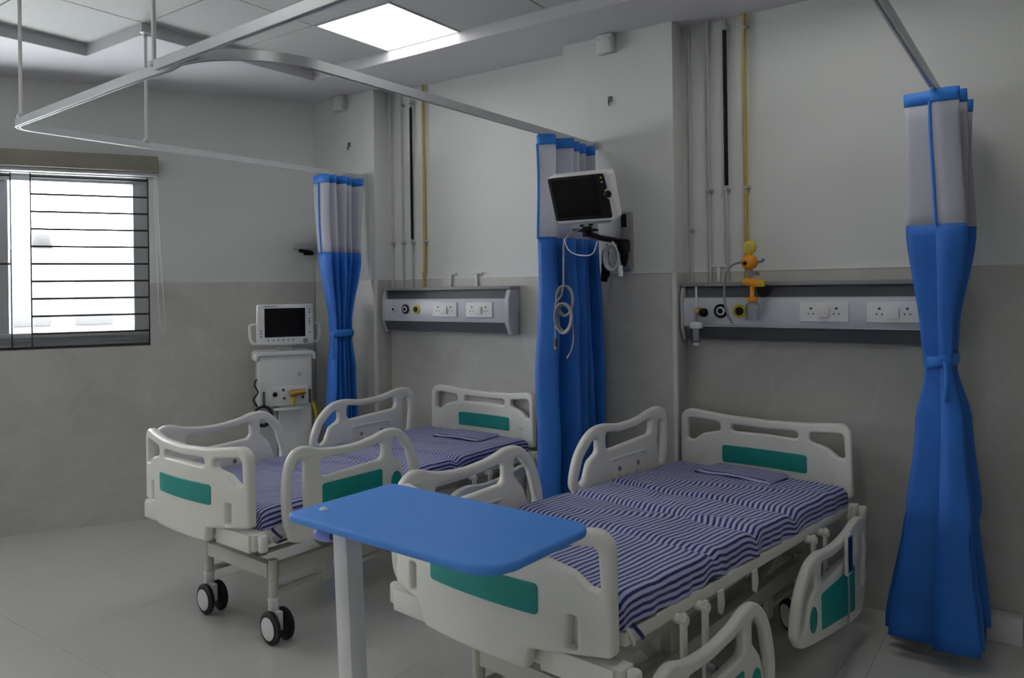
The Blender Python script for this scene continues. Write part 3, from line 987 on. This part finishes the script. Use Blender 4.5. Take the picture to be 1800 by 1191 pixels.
def flat_pillow(label, b, x0, x1, y0, y1, zt, tilt, rz):
    t = tag(bpy.data.objects.new('pillow_cover', None), label, 'pillow cover', 'flat striped pillow covers')
    C.objects.link(t)
    M = Matrix.Translation((b[0], b[1], 0)) @ Matrix.Rotation(-math.radians(b[2]), 4, 'Z')
    cx, cy = (x0 + x1) / 2, (y0 + y1) / 2
    t.matrix_world = M @ Matrix.Translation((cx, cy, zt + tilt * (1 - cy / BL) - .002)) @ Matrix.Rotation(rz, 4, 'Z')
    w, d = x1 - x0, y1 - y0
    vs, uvs, fs = [], [], []
    n = 18
    for side in (1, 0):
        for j in range(n + 1):
            for i in range(n + 1):
                u, v = i / n, j / n
                e = min(u, 1 - u, v, 1 - v)
                hgt = min(1, e * 9) ** .6
                z = .004 + side * (.013 * hgt + .004 * noise.noise(Vector((u * 5, v * 5, 3))) * hgt)
                vs.append(((u - .5) * w, (v - .5) * d, z)); uvs.append((v * d + .004 * math.sin(u * 9), u * w))
    k = (n + 1) ** 2
    for s_ in (0, 1):
        for j in range(n):
            for i in range(n):
                q = s_ * k + j * (n + 1) + i
                f = (q, q + 1, q + n + 2, q + n + 1)
                fs.append(f if s_ == 0 else f[::-1])
    rim = [i for i in range(n + 1)] + [j * (n + 1) + n for j in range(1, n + 1)] + [n * (n + 1) + i for i in range(n - 1, -1, -1)] + [j * (n + 1) for j in range(n - 1, 0, -1)]
    for a, b_ in zip(rim, rim[1:] + rim[:1]):
        fs.append((a, a + k, b_ + k, b_))
    me = bpy.data.meshes.new('cover'); me.from_pydata(vs, [], fs)
    lay = me.uv_layers.new(name='UVMap')
    for lp in me.loops: lay.data[lp.index].uv = uvs[lp.vertex_index]
    finish(me, 50)
    obj('cover', me, M_sheet, t)
    return t
flat_pillow('flat striped pillow cover at the head of the front mattress', B1, -.22, .18, 1.74, 1.965, .672, .078, -.05)
flat_pillow('flat striped pillow cover at the head of the mattress by the window', B2, -.12, .25, 1.70, 1.94, .669, 0, .06)

# ------------------------------------------------------------------ overbed table
tb = thing('overbed_table', 'bright blue topped overbed table on a grey column in the foreground', 'table', (-1.343, 1.513, 0), -.04)
tp = fillet([(-.366, -.197, .025), (.372, -.204, .09), (.376, .200, .06), (-.366, .197, .028)], 8)
obj('tabletop', plate('tabletop', tp, [], .024, .008, lambda x, y, w: (x, y, .99 + w), res=3), M_table, tb)
MB().lathe([(.012, 0), (.011, .004), (.004, .008)], (-.303, -.118, 1.001), (0, 0, 1), 14).build('screw_cap', M_white, tb)  # white colour stands in for the highlight on the cap
lean = lambda z: .045 * (1 - z / .975)
cm = MB()
def colpt(x, y, z): return (x + lean(z), y, z)
x0, x1, y0, y1 = -.270, -.213, -.118, -.062
cm.add([colpt(x, y, z) for z in (.05, .975) for x, y in ((x0, y0), (x1, y0), (x1, y1), (x0, y1))], [(0, 3, 2, 1), (4, 5, 6, 7), (0, 1, 5, 4), (1, 2, 6, 5), (2, 3, 7, 6), (3, 0, 4, 7)])
cm.build('column', M_white, tb, .005)
MB().box(-.26, .25, -.11, .02, .962, .977).build('top_bracket', M_lgrey, tb, .003)
MB().tube([(-.268, -.085, .925), (-.30, -.095, .925)], .012, 10).build('lever_rod', M_dgrey, tb)
MB().lathe([(.014, 0), (.019, .006), (.019, .044), (.015, .054), (.004, .058)], (-.298, -.094, .925), (-1, -.25, 0), 14).build('lever_knob', M_lilac, tb)
MB().box(-.27, -.14, -.35, .25, .045, .085).build('base_bar', M_white, tb, .008)
for y in (-.35, .22):
    MB().box(-.27, .36, y, y + .04, .045, .085).build('base_leg', M_white, tb, .006)
    for x in (-.24, .33):
        MB().lathe([(.022, -.012), (.025, -.008), (.025, .008), (.022, .012)], (x, y + .02, .025), (0, 1, 0), 16).build('caster', M_rubber, tb)

# ------------------------------------------------------------------ bed head units on the wall
def head_unit(label, x0, x1, outlets, sockets, name='bed_head_unit'):
    t = thing(name, label, 'medical wall unit', (x0, YB - T, 0), 0, 'bed head units')
    L = x1 - x0
    fy = -.118      # front face, towards the room
    MB().box(.004, L - .02, -.07, -.001, 1.305, 1.618).build('body', M_mgrey, t, .003)
    MB().box(.018, L - .034, fy, -.06, 1.392, 1.534).build('white_fascia', M_unitw, t, .004)
    MB().box(.018, L - .034, fy, -.055, 1.384, 1.392).box(.018, L - .034, fy + .004, -.055, 1.534, 1.541).build('fascia_edge', M_lgrey, t)
    # upper and lower dark channels
    fn = lambda y, z, h: (h, y, z)
    MB().prism([(-.06, 1.541), (fy + .035, 1.541), (fy + .045, 1.600), (-.06, 1.600)], fn, .018, L - .034).build('upper_channel', M_dgrey, t)
    MB().prism([(-.06, 1.384), (fy + .012, 1.384), (fy + .03, 1.318), (-.05, 1.308)], fn, .018, L - .034).build('lower_channel', M_dgrey, t)
    MB().box(.0, L, fy + .012, 0, 1.600, 1.622).build('top_shelf', M_mgrey, t, .004)
    for xx, w in ((0, .018), (L - .034, .034)):
        cap = MB().prism([(-.001, 1.305), (-.085, 1.305), (fy - .004, 1.38), (fy - .004, 1.54), (fy + .02, 1.600), (-.001, 1.600)], fn, xx, xx + w)
        cap.build('end_cap', M_lgrey, t, .003)
    for (x, ring, cen, r) in outlets:
        o = MB().lathe([(r, 0), (r, .006), (r * .82, .009), (r * .6, .009)], (x - x0, fy + .001, 1.468), (0, -1, 0), 24).build('gas_outlet', ring, t)
        MB().lathe([(r * .62, .0085), (r * .60, .012), (r * .40, .0125)], (x - x0, fy + .001, 1.468), (0, -1, 0), 20).build('outlet_collar', cen, o)
        MB().lathe([(r * .40, .012), (r * .36, .0145)], (x - x0, fy + .001, 1.468), (0, -1, 0), 16).build('outlet_core', M_black, o)
    for (xa, xb) in sockets:
        a, b = xa - x0, xb - x0; c = (a + b) / 2
        s_ = obj('socket_plate', plate('socket_plate', rect(a, b, 1.418, 1.516, .004), [], .010, .003, lambda x, z, w: (x, fy - .005 - w * -1, z)), M_white, t)
        MB().box(c - .026, c + .026, fy - .020, fy - .009, 1.438, 1.490).build('switch', M_white, s_, .004)
        for sx in (-1, 1):
            pins = MB()
            for dx, dz, r in ((0, .022, .0065), (-.012, -.004, .004), (.012, -.004, .004)):
                pins.lathe([(r, 0), (r, .0008)], (c + sx * (b - a) * .26 + dx, fy - .0098, 1.462 + dz), (0, -1, 0), 10)
            pins.build('socket_holes', M_dgrey, s_)
    return t
head_unit('grey and white bed head unit on the wall behind the far bed', -3.99, -2.855,
          [(-3.871, M_lgrey, M_white, .026), (-3.76, M_black, M_white, .034), (-3.657, M_yellow, M_black, .032)], [(-3.50, -3.285), (-3.205, -2.985)])
head_unit('grey and white bed head unit behind the near bed, carrying the orange flowmeter', -1.692, -.475,
          [(-1.565, M_lgrey, M_white, .026), (-1.461, M_black, M_white, .038), (-1.359, M_yellow, M_black, .036)], [(-1.052, -.822), (-.74, -.51)])

# ------------------------------------------------------------------ gas pipes
def pipe(label, x, z0, z1, m, r, over=None, bend=None, clamps=(), name='gas_pipe', grp='medical gas pipes on the wall'):
    t = thing(name, label, 'pipe', (x, YB - .02, 0), 0, grp)
    pts = [(0, 0, z1), (0, 0, z0 + .25)] + (bend if bend else []) + [(bend[-1][0] if bend else 0, bend[-1][1] if bend else 0, z0)]
    MB().tube(smooth_path(pts, 8), r, 10).build('pipe', m, t)
    if over:
        MB().tube([(0, 0, over[0]), (0, 0, over[1])], r + .003, 10).build('sleeve', over[2], t)
    for z in clamps:
        MB().box(-r - .006, r + .012, -r - .004, .019, z - .008, z + .008).build('clamp', M_lgrey, t, .002)
        MB().cyl((r + .004, -r - .003, z), (r + .004, -r - .010, z), .005, 8).build('clamp_screw', M_mgrey, t)
    return t
ZU = 1.622
pipe('thin white pipe nearest the left pillar above the far bed head unit', -3.985, ZU, ZC, M_lgrey, .007, clamps=(1.95,))
pipe('white pipe left of the black sleeved pipe above the far bed head unit', -3.882, ZU, ZC, M_lgrey, .007, clamps=(1.95, 2.95))
pipe('black sleeved pipe above the far bed head unit', -3.787, ZU, ZC, M_lgrey, .007, (1.97, 2.92, M_black), clamps=(1.95, 2.95))
pipe('yellow pipe above the far bed head unit', -3.668, ZU, ZC, M_ypipe, .010, bend=[(-.012, 0, ZU + .1)], clamps=(1.95,))
pipe('thin white pipe nearest the middle pillar above the near bed head unit', -1.668, ZU, ZC, M_lgrey, .007, clamps=(1.92,))
pipe('white pipe left of the black sleeved pipe above the near bed head unit', -1.558, ZU, ZC, M_lgrey, .009, clamps=(2.13,))
pipe('black sleeved pipe above the near bed head unit', -1.460, ZU, ZC, M_lgrey, .008, (2.15, 2.995, M_black), clamps=(2.13, 3.01))
pipe('yellow pipe above the near bed head unit', -1.353, ZU, ZC, M_ypipe, .010, clamps=(2.13, 2.99))

# ------------------------------------------------------------------ flowmeter, suction regulator
FY = 3.90
fm = thing('oxygen_flowmeter', 'orange and yellow oxygen flowmeter with clear bottle clipped on the near head unit', 'flowmeter', (-1.272, FY, 0))
MB().lathe([(.030, -.012), (.034, -.008), (.034, .010), (.028, .014)], (-.005, 0, 1.798), (0, -1, 0), 20).build('gauge', M_yellow, fm)
MB().lathe([(.022, .0), (.020, .003)], (-.005, -.0135, 1.798), (0, -1, 0), 16).build('gauge_face', M_ypipe, fm)
MB().cyl((-.005, 0, 1.77), (-.005, 0, 1.74), .010, 10).build('gauge_neck', M_orange, fm)
MB().lathe([(.002, -.038), (.022, -.034), (.037, -.018), (.042, 0), (.037, .018), (.022, .034), (.002, .038)], (-.008, 0, 1.722), (0, -1, .1), 24).build('regulator_body', M_orange, fm)
MB().lathe([(.010, 0), (.010, .012), (.006, .014)], (-.018, -.034, 1.716), (-.1, -1, 0), 12).build('regulator_port', M_black, fm)
MB().tube([(.03, 0, 1.722), (.055, 0, 1.725), (.065, 0, 1.738)], .008, 8).build('outlet_valve', M_mgrey, fm)
MB().cyl((.0, 0, 1.69), (.0, 0, 1.63), .008, 10).build('riser', M_mgrey, fm)
MB().tube([(-.045, 0, 1.622), (-.02, 0, 1.622), (.02, 0, 1.615), (.055, 0, 1.612)], [.014, .022, .022, .018], 14).build('crossbar', M_orange, fm)
MB().box(.030, .068, -.016, .016, 1.595, 1.632).build('yellow_block', M_yellow, fm, .005)
MB().lathe([(.02, 0), (.034, .006), (.034, .03), (.026, .034)], (.05, .045, 1.575), (.2, -1, 0), 18).build('hand_wheel', M_black, fm)
MB().cyl((.004, 0, 1.61), (.004, 0, 1.545), .012, 12).build('down_pipe', M_orange, fm)
MB().lathe([(.012, 0), (.026, .006), (.028, .022), (.012, .03)], (.004, 0, 1.515), (0, 0, 1), 18).build('bottle_cap', M_orange, fm)
MB().lathe([(.034, 0), (.036, .004), (.036, .078), (.024, .09)], (.004, 0, 1.425), (0, 0, 1), 20).build('bottle', M_clear, fm)
MB().tube(smooth_path([(-.045, 0, 1.722), (-.085, -.005, 1.715), (-.125, 0, 1.68), (-.142, 0, 1.60), (-.138, -.01, 1.52), (-.122, -.015, 1.455), (-.098, -.01, 1.405)], 6), .006, 8).build('tubing', M_cable, fm)
MB().box(-.02, .02, .0, .072, 1.655, 1.675).build('clamp_arm', M_mgrey, fm, .003)

sr = thing('suction_jar', 'small suction regulator with white capped clear jar at left end of near head unit', 'suction jar', (-1.570, FY, 0))
MB().lathe([(.020, 0), (.022, .01), (.016, .03)], (-.006, .05, 1.468), (0, -1, 0), 16).build('probe', M_brass, sr)
MB().lathe([(.010, 0), (.024, .006), (.024, .022), (.016, .028)], (.03, .01, 1.462), (.7, -.7, 0), 16).build('knob', M_black, sr)
MB().tube([(-.006, .02, 1.49), (-.004, .01, 1.60)], .006, 8).build('wand', M_white, sr)
MB().cyl((-.002, .0, 1.46), (-.004, .0, 1.40), .009, 10).build('stem', M_mgrey, sr)
MB().lathe([(.030, 0), (.036, .004), (.036, .024), (.018, .036)], (-.004, 0, 1.376), (0, 0, 1), 20).build('jar_lid', M_white, sr)
MB().lathe([(.014, 0), (.026, .008), (.029, .03), (.029, .075)], (-.004, 0, 1.300), (0, 0, 1), 20).build('jar', M_clear, sr)
MB().lathe([(.012, 0), (.018, .004), (.012, .014)], (-.004, 0, 1.286), (0, 0, 1), 14).build('jar_foot', M_white, sr)

# ------------------------------------------------------------------ patient monitor on its wall arm
mm = thing('monitor_arm', 'grey wall track with black swivel arm on the middle pillar', 'monitor mount', (-1.995, YP, 0))
MB().box(-.035, .035, -.03, -.0005, 1.70, 2.03).build('wall_track', M_mgrey, mm, .003)
MB().box(-.024, .008, -.034, -.029, 1.945, 2.018).build('track_slot', M_black, mm)
MB().box(-.03, .03, -.08, -.03, 1.80, 1.87).build('slider', M_black, mm, .006)
MB().tube([(0, -.06, 1.86), (-.02, -.28, 1.872), (0.02, -.50, 1.884)], .016, 10).build('arm', M_black, mm)
MB().lathe([(.026, 0), (.026, .05)], (.02, -.50, 1.868), (0, 0, 1), 16).build('joint', M_black, mm)
MB().box(-.035, .065, -.56, -.46, 1.895, 1.907).build('tilt_plate', M_black, mm, .003)
pm = thing('patient_monitor', 'white patient monitor with black screen on the middle pillar arm', 'monitor', (-1.92, 3.36, 1.925))
pm.rotation_euler = (0, 0, math.radians(3))
tiltM = Matrix.Rotation(math.radians(23), 4, 'X')
def tl(mb):
    mb.v = [tuple(tiltM @ Vector(p)) for p in mb.v]; return mb
case = plate('casing', rect(-.168, .178, .012, .262, .022), [], .07, .016, lambda x, z, w: tuple(tiltM @ Vector((x, w + .015, z))), res=3)
obj('casing', case, M_white, pm)
tl(MB().box(-.12, .13, .045, .10, .03, .23)).build('rear_housing', M_white, pm, .02)
fp_ = fillet([(-.162, .030, .012), (.152, .030, .012), (.152, .125, .008), (.136, .132, .008), (.136, .172, .008), (.152, .180, .008), (.146, .256, .012), (-.162, .256, .012)])
obj('black_front', plate('black_front', fp_, [], .004, .001, lambda x, z, w: tuple(tiltM @ Vector((x, w - .0215, z)))), M_black, pm)
obj('screen', plate('screen', rect(-.145, .095, .05, .24, .004), [], .002, .0005, lambda x, z, w: tuple(tiltM @ Vector((x, w - .0245, z)))), M_screen, pm)
tl(MB().lathe([(.017, 0), (.017, .012), (.012, .015)], (.152, -.021, .152), (0, -1, 0), 18)).build('dial', M_black, pm)
tl(MB().lathe([(.006, 0), (.004, .002)], (.130, -.0225, .236), (0, -1, 0), 10)).build('alarm_key', M_yellow, pm)
tl(MB().lathe([(.006, 0), (.004, .002)], (.131, -.0225, .214), (0, -1, 0), 10)).build('menu_key', M_lgrey, pm)
tl(MB().box(-.08, .12, -.005, .06, -.002, .014)).build('underside', M_mgrey, pm, .004)
for x in (-.045, .005):
    tl(MB().cyl((x, .02, -.002), (x, .02, -.016), .012, 10)).build('foot', M_black, pm)

cb = thing('sensor_cable', 'coiled grey sensor cable hanging from the patient monitor before the blue curtain', 'cable', (-2.05, 3.20, 0))
ox = -.045; k_ = 3.20 / 3.42
def cpt(x, z): return (x * k_ + 2.05, .0, 1.603 + (z - 1.603) * k_)
MB().tube(smooth_path([(.10, .155, 1.905), (.085, .06, 1.87), cpt(-2.098, 1.84), cpt(-2.102, 1.77), cpt(-2.106, 1.62), cpt(-2.12, 1.56), cpt(-2.155, 1.52), cpt(-2.16, 1.42), cpt(-2.158, 1.33)], 6), .005, 7).build('lead', M_cable, cb)
MB().cyl(cpt(-2.158, 1.335), cpt(-2.158, 1.295), .011, 10).build('plug', M_dgrey, cb)
MB().cyl(cpt(-2.158, 1.298), cpt(-2.158, 1.278), .007, 10).build('plug_tip', M_brass, cb)
def loop(cx, cz, rx, rz_, n, r, dy):
    mb = MB()
    for q in range(n):
        pts = []
        for i in range(28):
            a = 2 * math.pi * i / 28
            pts.append(Vector(cpt(cx + (rx + .006 * q) * math.cos(a) + .003 * q, cz + (rz_ + .005 * q) * math.sin(a))) + Vector((0, dy - .008 * q + .004 * math.sin(a * 2), 0)))
        mb.tube(pts, r, 7, True)
    return mb
loop(-2.105, 1.535, .046, .075, 2, .006, .012).build('upper_coil', M_mgrey, cb)
loop(-2.100, 1.445, .042, .068, 3, .006, -.008).build('lower_coil', M_cable, cb)
MB().tube(smooth_path([cpt(-2.055, 1.42), cpt(-2.048, 1.34), cpt(-2.062, 1.28), cpt(-2.09, 1.235)], 6), .004, 7).build('free_end', M_cable, cb)
MB().tube(smooth_path([cpt(-2.10, 1.86), cpt(-2.07, 1.80), cpt(-2.01, 1.772), cpt(-1.93, 1.775), cpt(-1.90, 1.84)], 6), .003, 7).build('side_lead', M_trim, cb)

hb = thing('cuff_bundle', 'bundle of black cuff and pale coiled leads hanging under the monitor arm', 'cable', (-1.965, 3.74, 0))
MB().tube(smooth_path([(-.045, 0, 1.84), (-.06, -.01, 1.77), (-.055, -.01, 1.70), (-.075, 0, 1.64)], 5), [.01] * 3 + [.02] * 5 + [.026] * 5 + [.02] * 3, 10).build('cuff', M_black, hb)
MB().tube(smooth_path([(.03, .02, 1.85), (.045, .02, 1.78), (.03, .02, 1.72)], 5), .022, 10).build('black_pouch', M_black, hb)
mb = MB()
for q in range(3):
    mb.tube([(-.005 + (.032 + .006 * q) * math.cos(2 * math.pi * i / 24), -.03 - .008 * q, 1.765 + (.062 + .004 * q) * math.sin(2 * math.pi * i / 24)) for i in range(24)], .006, 7, True)
mb.build('pale_coil', M_lgrey, hb)
MB().tube(smooth_path([(.0, -.035, 1.85), (.03, -.04, 1.80), (.045, -.04, 1.73), (.048, -.04, 1.69)], 5), .007, 8).build('pale_lead', M_lgrey, hb)
MB().cyl((.048, -.04, 1.72), (.05, -.04, 1.662), .014, 12).build('pale_plug', M_white, hb)
MB().tube([(-.05, .03, 1.858), (.06, .03, 1.858)], .008, 8).build('hanger', M_black, hb)

# bracket of the second monitor on the window wall, behind the corner curtain
br = thing('wall_bracket', 'small grey rail with black clamp on the window wall beside the corner curtain', 'bracket')
br.matrix_world = LWM
MB().box(.03, .165, .0, .10, 1.928, 1.972).build('rail', M_lgrey, br, .003)
MB().tube([(.13, .06, 1.915), (.04, .10, 1.90)], .014, 8).build('clamp', M_black, br)
MB().box(.03, .10, .05, .12, 1.88, 1.905).build('clamp_block', M_black, br, .006)

# ------------------------------------------------------------------ ventilator by the window wall
vt = thing('ventilator', 'white ventilator trolley with dark screen standing in the corner by the window wall', 'ventilator')
# local x to the viewer's right, y away from the room, z up
VM = Matrix(((-AD.x, -ND.x, 0, 0), (-AD.y, -ND.y, 0, 0), (0, 0, 1, 0), (0, 0, 0, 1)))
vo = lw(.287, .40, 0)
vt.matrix_world = Matrix.Translation(vo) @ VM
sc_case = fillet([(-.198, 1.232, .02), (0, 1.222, 0), (.198, 1.232, .02), (.192, 1.515, .015), (-.194, 1.515, .015)])
obj('screen_casing', plate('screen_casing', sc_case, [], .06, .010, lambda x, z, w: (x, w + .0, z), res=3), M_white, vt)
obj('screen', plate('screen', rect(-.145, .135, 1.283, 1.487, .004), [], .004, .001, lambda x, z, w: (x, w - .0305, z)), M_screen, vt)
bt = MB()
for k in range(6):
    bt.lathe([(.007, 0), (.006, .003)], (-.12 + .034 * k, -.030, 1.262), (0, -1, 0), 8)
for z in (1.33, 1.31, 1.29):
    bt.lathe([(.007, 0), (.006, .003)], (-.17, -.030, z), (0, -1, 0), 8)
for z in (1.475, 1.455, 1.41, 1.39, 1.37, 1.31):
    bt.lathe([(.007, 0), (.006, .003)], (.165, -.030, z), (0, -1, 0), 8)
bt.build('buttons', M_mgrey, vt)['kind'] = 'stuff'
MB().lathe([(.017, 0), (.016, .010), (.012, .012)], (.135, -.030, 1.252), (0, -1, 0), 18).build('dial', M_mgrey, vt)
MB().box(-.15, -.06, -.032, -.029, 1.498, 1.504).build('status_bar', M_mgrey, vt)
for sx in (-1, 1):
    MB().tube(smooth_path([(sx * .195, 0, 1.375), (sx * .232, 0, 1.372), (sx * .242, 0, 1.35), (sx * .238, 0, 1.28), (sx * .222, 0, 1.245), (sx * .195, 0, 1.24)], 5), .010, 8).build('handle', M_white, vt)
MB().box(-.045, .045, .0, .06, 1.165, 1.225).build('neck', M_lgrey, vt, .006)
tray_ = fillet([(-.215, 1.115, .01), (-.19, 1.115, .01), (-.185, 1.150, .01), (.185, 1.150, .01), (.19, 1.115, .01), (.215, 1.115, .01), (.205, 1.165, .02), (.185, 1.180, .01), (-.185, 1.180, .01), (-.205, 1.165, .02)])
obj('top_tray', plate('top_tray', tray_, [], .30, .008, lambda x, z, w: (x, w + .13, z)), M_white, vt)
MB().box(-.182, .182, .0, .27, .79, 1.152).build('cabinet', M_white, vt, .008)
MB().box(-.10, .155, -.008, .004, .80, .93).build('connector_panel', M_white, vt, .003)
MB().lathe([(.017, 0), (.015, .016)], (-.078, -.008, .875), (0, -1, 0), 16).build('inlet_port', M_black, vt)
for (x, z) in ((-.02, .905), (-.015, .845), (.115, .845)):
    MB().lathe([(.011, 0), (.010, .012)], (x, -.008, z), (0, -1, 0), 12).build('port', M_dgrey, vt)
MB().tube([(.03, -.02, .87), (.06, -.03, .88), (.13, -.03, .885)], [.028, .022, .018], 12).build('brass_valve', M_brass, vt)
MB().tube([(.045, -.025, .90), (.045, -.03, .80)], .012, 10).build('valve_stem', M_yellow, vt)
MB().lathe([(.012, 0), (.012, .004)], (.095, -.001, 1.01), (0, -1, 0), 12).build('badge', M_lgrey, vt)
for x in (-.155, .165):
    MB().box(x - .008, x + .008, -.012, -.002, .80, .90).build('side_grip', M_dgrey, vt, .002)
MB().box(-.09, .11, -.055, .0, .765, .778).build('shelf', M_white, vt, .004)
MB().box(-.045, .180, .02, .26, .12, .79).build('lower_body', M_white, vt, .008)
MB().box(-.17, -.05, .10, .26, .12, .79).build('side_body', M_lgrey, vt, .008)
MB().box(-.22, .22, -.08, .27, .09, .12).build('base', M_lgrey, vt, .008)
for sx in (-1, 1):
    for y in (-.05, .24):
        MB().lathe([(.038, -.014), (.045, -.010), (.045, .010), (.038, .014)], (sx * .19, y, .0455), (1, 0, 0), 18).build('wheel', M_rubber, vt)
mb = MB()
for q in range(3):
    mb.tube([(-.165 + (.055 + .004 * q) * math.cos(2 * math.pi * i / 26), -.03 - .012 * q, .735 + (.062 + .004 * q) * math.sin(2 * math.pi * i / 26)) for i in range(26)], .007, 7, True)
mb.build('coiled_hose', M_rubber, vt)
MB().tube(smooth_path([(-.20, .0, .99), (-.215, -.01, .95), (-.195, -.02, .90), (-.225, -.02, .85), (-.20, -.02, .80)], 6), .006, 7).build('power_cord', M_rubber, vt)
MB().tube(smooth_path([(.185, .03, .80), (.20, .02, .77), (.215, .02, .70), (.21, .03, .60), (.20, .05, .30)], 6), .012, 8).build('oxygen_hose', M_yellow, vt)

# ------------------------------------------------------------------ handset, small wall fittings, odds and ends
hs = thing('bed_handset', 'slim white bed control handset with cord, hooked on the lowered right head rail', 'handset', (B1[0], B1[1], 0), -math.radians(B1[2]))
MB().box(.540, .556, 1.60, 1.66, .385, .555).build('body', M_white, hs, .005)
MB().box(.556, .559, 1.606, 1.654, .40, .545).build('keypad', mat('navy_keypad', (.012, .02, .16), .4), hs, .001)
MB().tube(smooth_path([(.548, 1.63, .39), (.552, 1.62, .30), (.555, 1.60, .20), (.56, 1.52, .10), (.55, 1.38, .02), (.53, 1.2, .006), (.50, 1.02, .006), (.45, .95, .03), (.40, .93, .15), (.36, .93, .30)], 6), .0045, 7).build('cord', M_cable, hs)

def fitting_box(label, x, y, z0, z1, w, d):
    t = thing('junction_box', label, 'junction box', (x, y, 0), 0, 'junction boxes under the ceiling')
    MB().box(-w / 2, w / 2, -d, -.0005, z0, z1).build('box', M_paint, t, .004)
    MB().box(-w / 2 + .006, w / 2 - .006, -d - .004, -d, z0 + .006, z1 - .006).build('cover', M_paint, t, .002)
    for sx in (-1, 1):
        MB().lathe([(.004, 0), (.003, .002)], (sx * (w / 2 - .014), -d - .004, z1 - .03), (0, -1, 0), 8).build('screw', M_dgrey, t)
fitting_box('white junction box under the ceiling on the middle pillar', -2.105, YP, 2.955, ZC - .002, .10, .05)
fitting_box('white junction box under the ceiling on the corner pillar', -4.36, YP, 2.955, ZC - .002, .10, .05)

def wire_point(label, x, z):
    t = thing('wire_outlet', label, 'wire outlet', (x, YP, z), 0, 'open wire outlets on the pillars')
    MB().box(-.015, .015, -.004, -.0003, -.002, .032).build('cut_out', M_dirt, t, .002)
    MB().tube([(-.006, -.004, .004), (-.003, -.018, -.012), (.003, -.012, -.026)], .004, 6).build('wire_end', M_dgrey, t)
    MB().tube([(.006, -.004, .004), (.008, -.016, -.008), (.004, -.020, -.016)], .003, 6).build('wire_end', M_mgrey, t)
wire_point('dark open wire outlet high on the middle pillar', -2.096, 2.68)
wire_point('dark open wire outlet high on the corner pillar', -4.29, 2.68)

def clip(label, x, z):
    t = thing('pipe_tee', label, 'pipe fitting', (x, YB - T, z), 0, 'white fittings above the head units')
    MB().box(-.05, .05, -.018, -.0005, .03, .044).build('bar', M_trim, t, .003)
    MB().box(-.009, .009, -.018, -.0005, -.052, .03).build('stem', M_trim, t, .003)
clip('white conduit tee above the left sockets of the far head unit', -3.43, 1.675)
clip('white conduit tee above the right sockets of the far head unit', -3.20, 1.675)
clip('white conduit tee above the near head unit left of the flowmeter', -1.51, 1.675)

wb = thing('skirting_box', 'small white box on the floor against the wall right of the right curtain', 'box', (-.205, YB - T - .052, 0))
MB().box(-.068, .068, -.030, .045, .0, .108).build('box', M_white, wb, .004)
MB().box(-.070, .070, -.032, .047, .104, .120).build('lid', M_white, wb, .004)

dp = thing('drip_stand', 'steel drip stand hidden behind the right curtain, white caster showing below it', 'drip stand', (-.43, 4.02, 0))
MB().cyl((0, 0, .07), (0, 0, 1.45), .010, 10).build('pole', M_alu, dp)
for (x, y) in ((-.11, -.125), (.12, -.06), (-.13, .03), (.06, .04)):
    MB().tube([(0, 0, .085), (x, y, .062)], .010, 8).build('foot', M_white, dp)
    MB().lathe([(.022, -.010), (.027, -.006), (.027, .006), (.022, .010)], (x, y, .0275), (1, .5, 0), 16).build('caster', M_rubber, dp)
    MB().lathe([(.017, 0), (.014, .003)], (x - .011, y - .0055, .0275), (-1, -.5, 0), 14).build('hub_cap', M_white, dp)

bpy.context.view_layer.update()
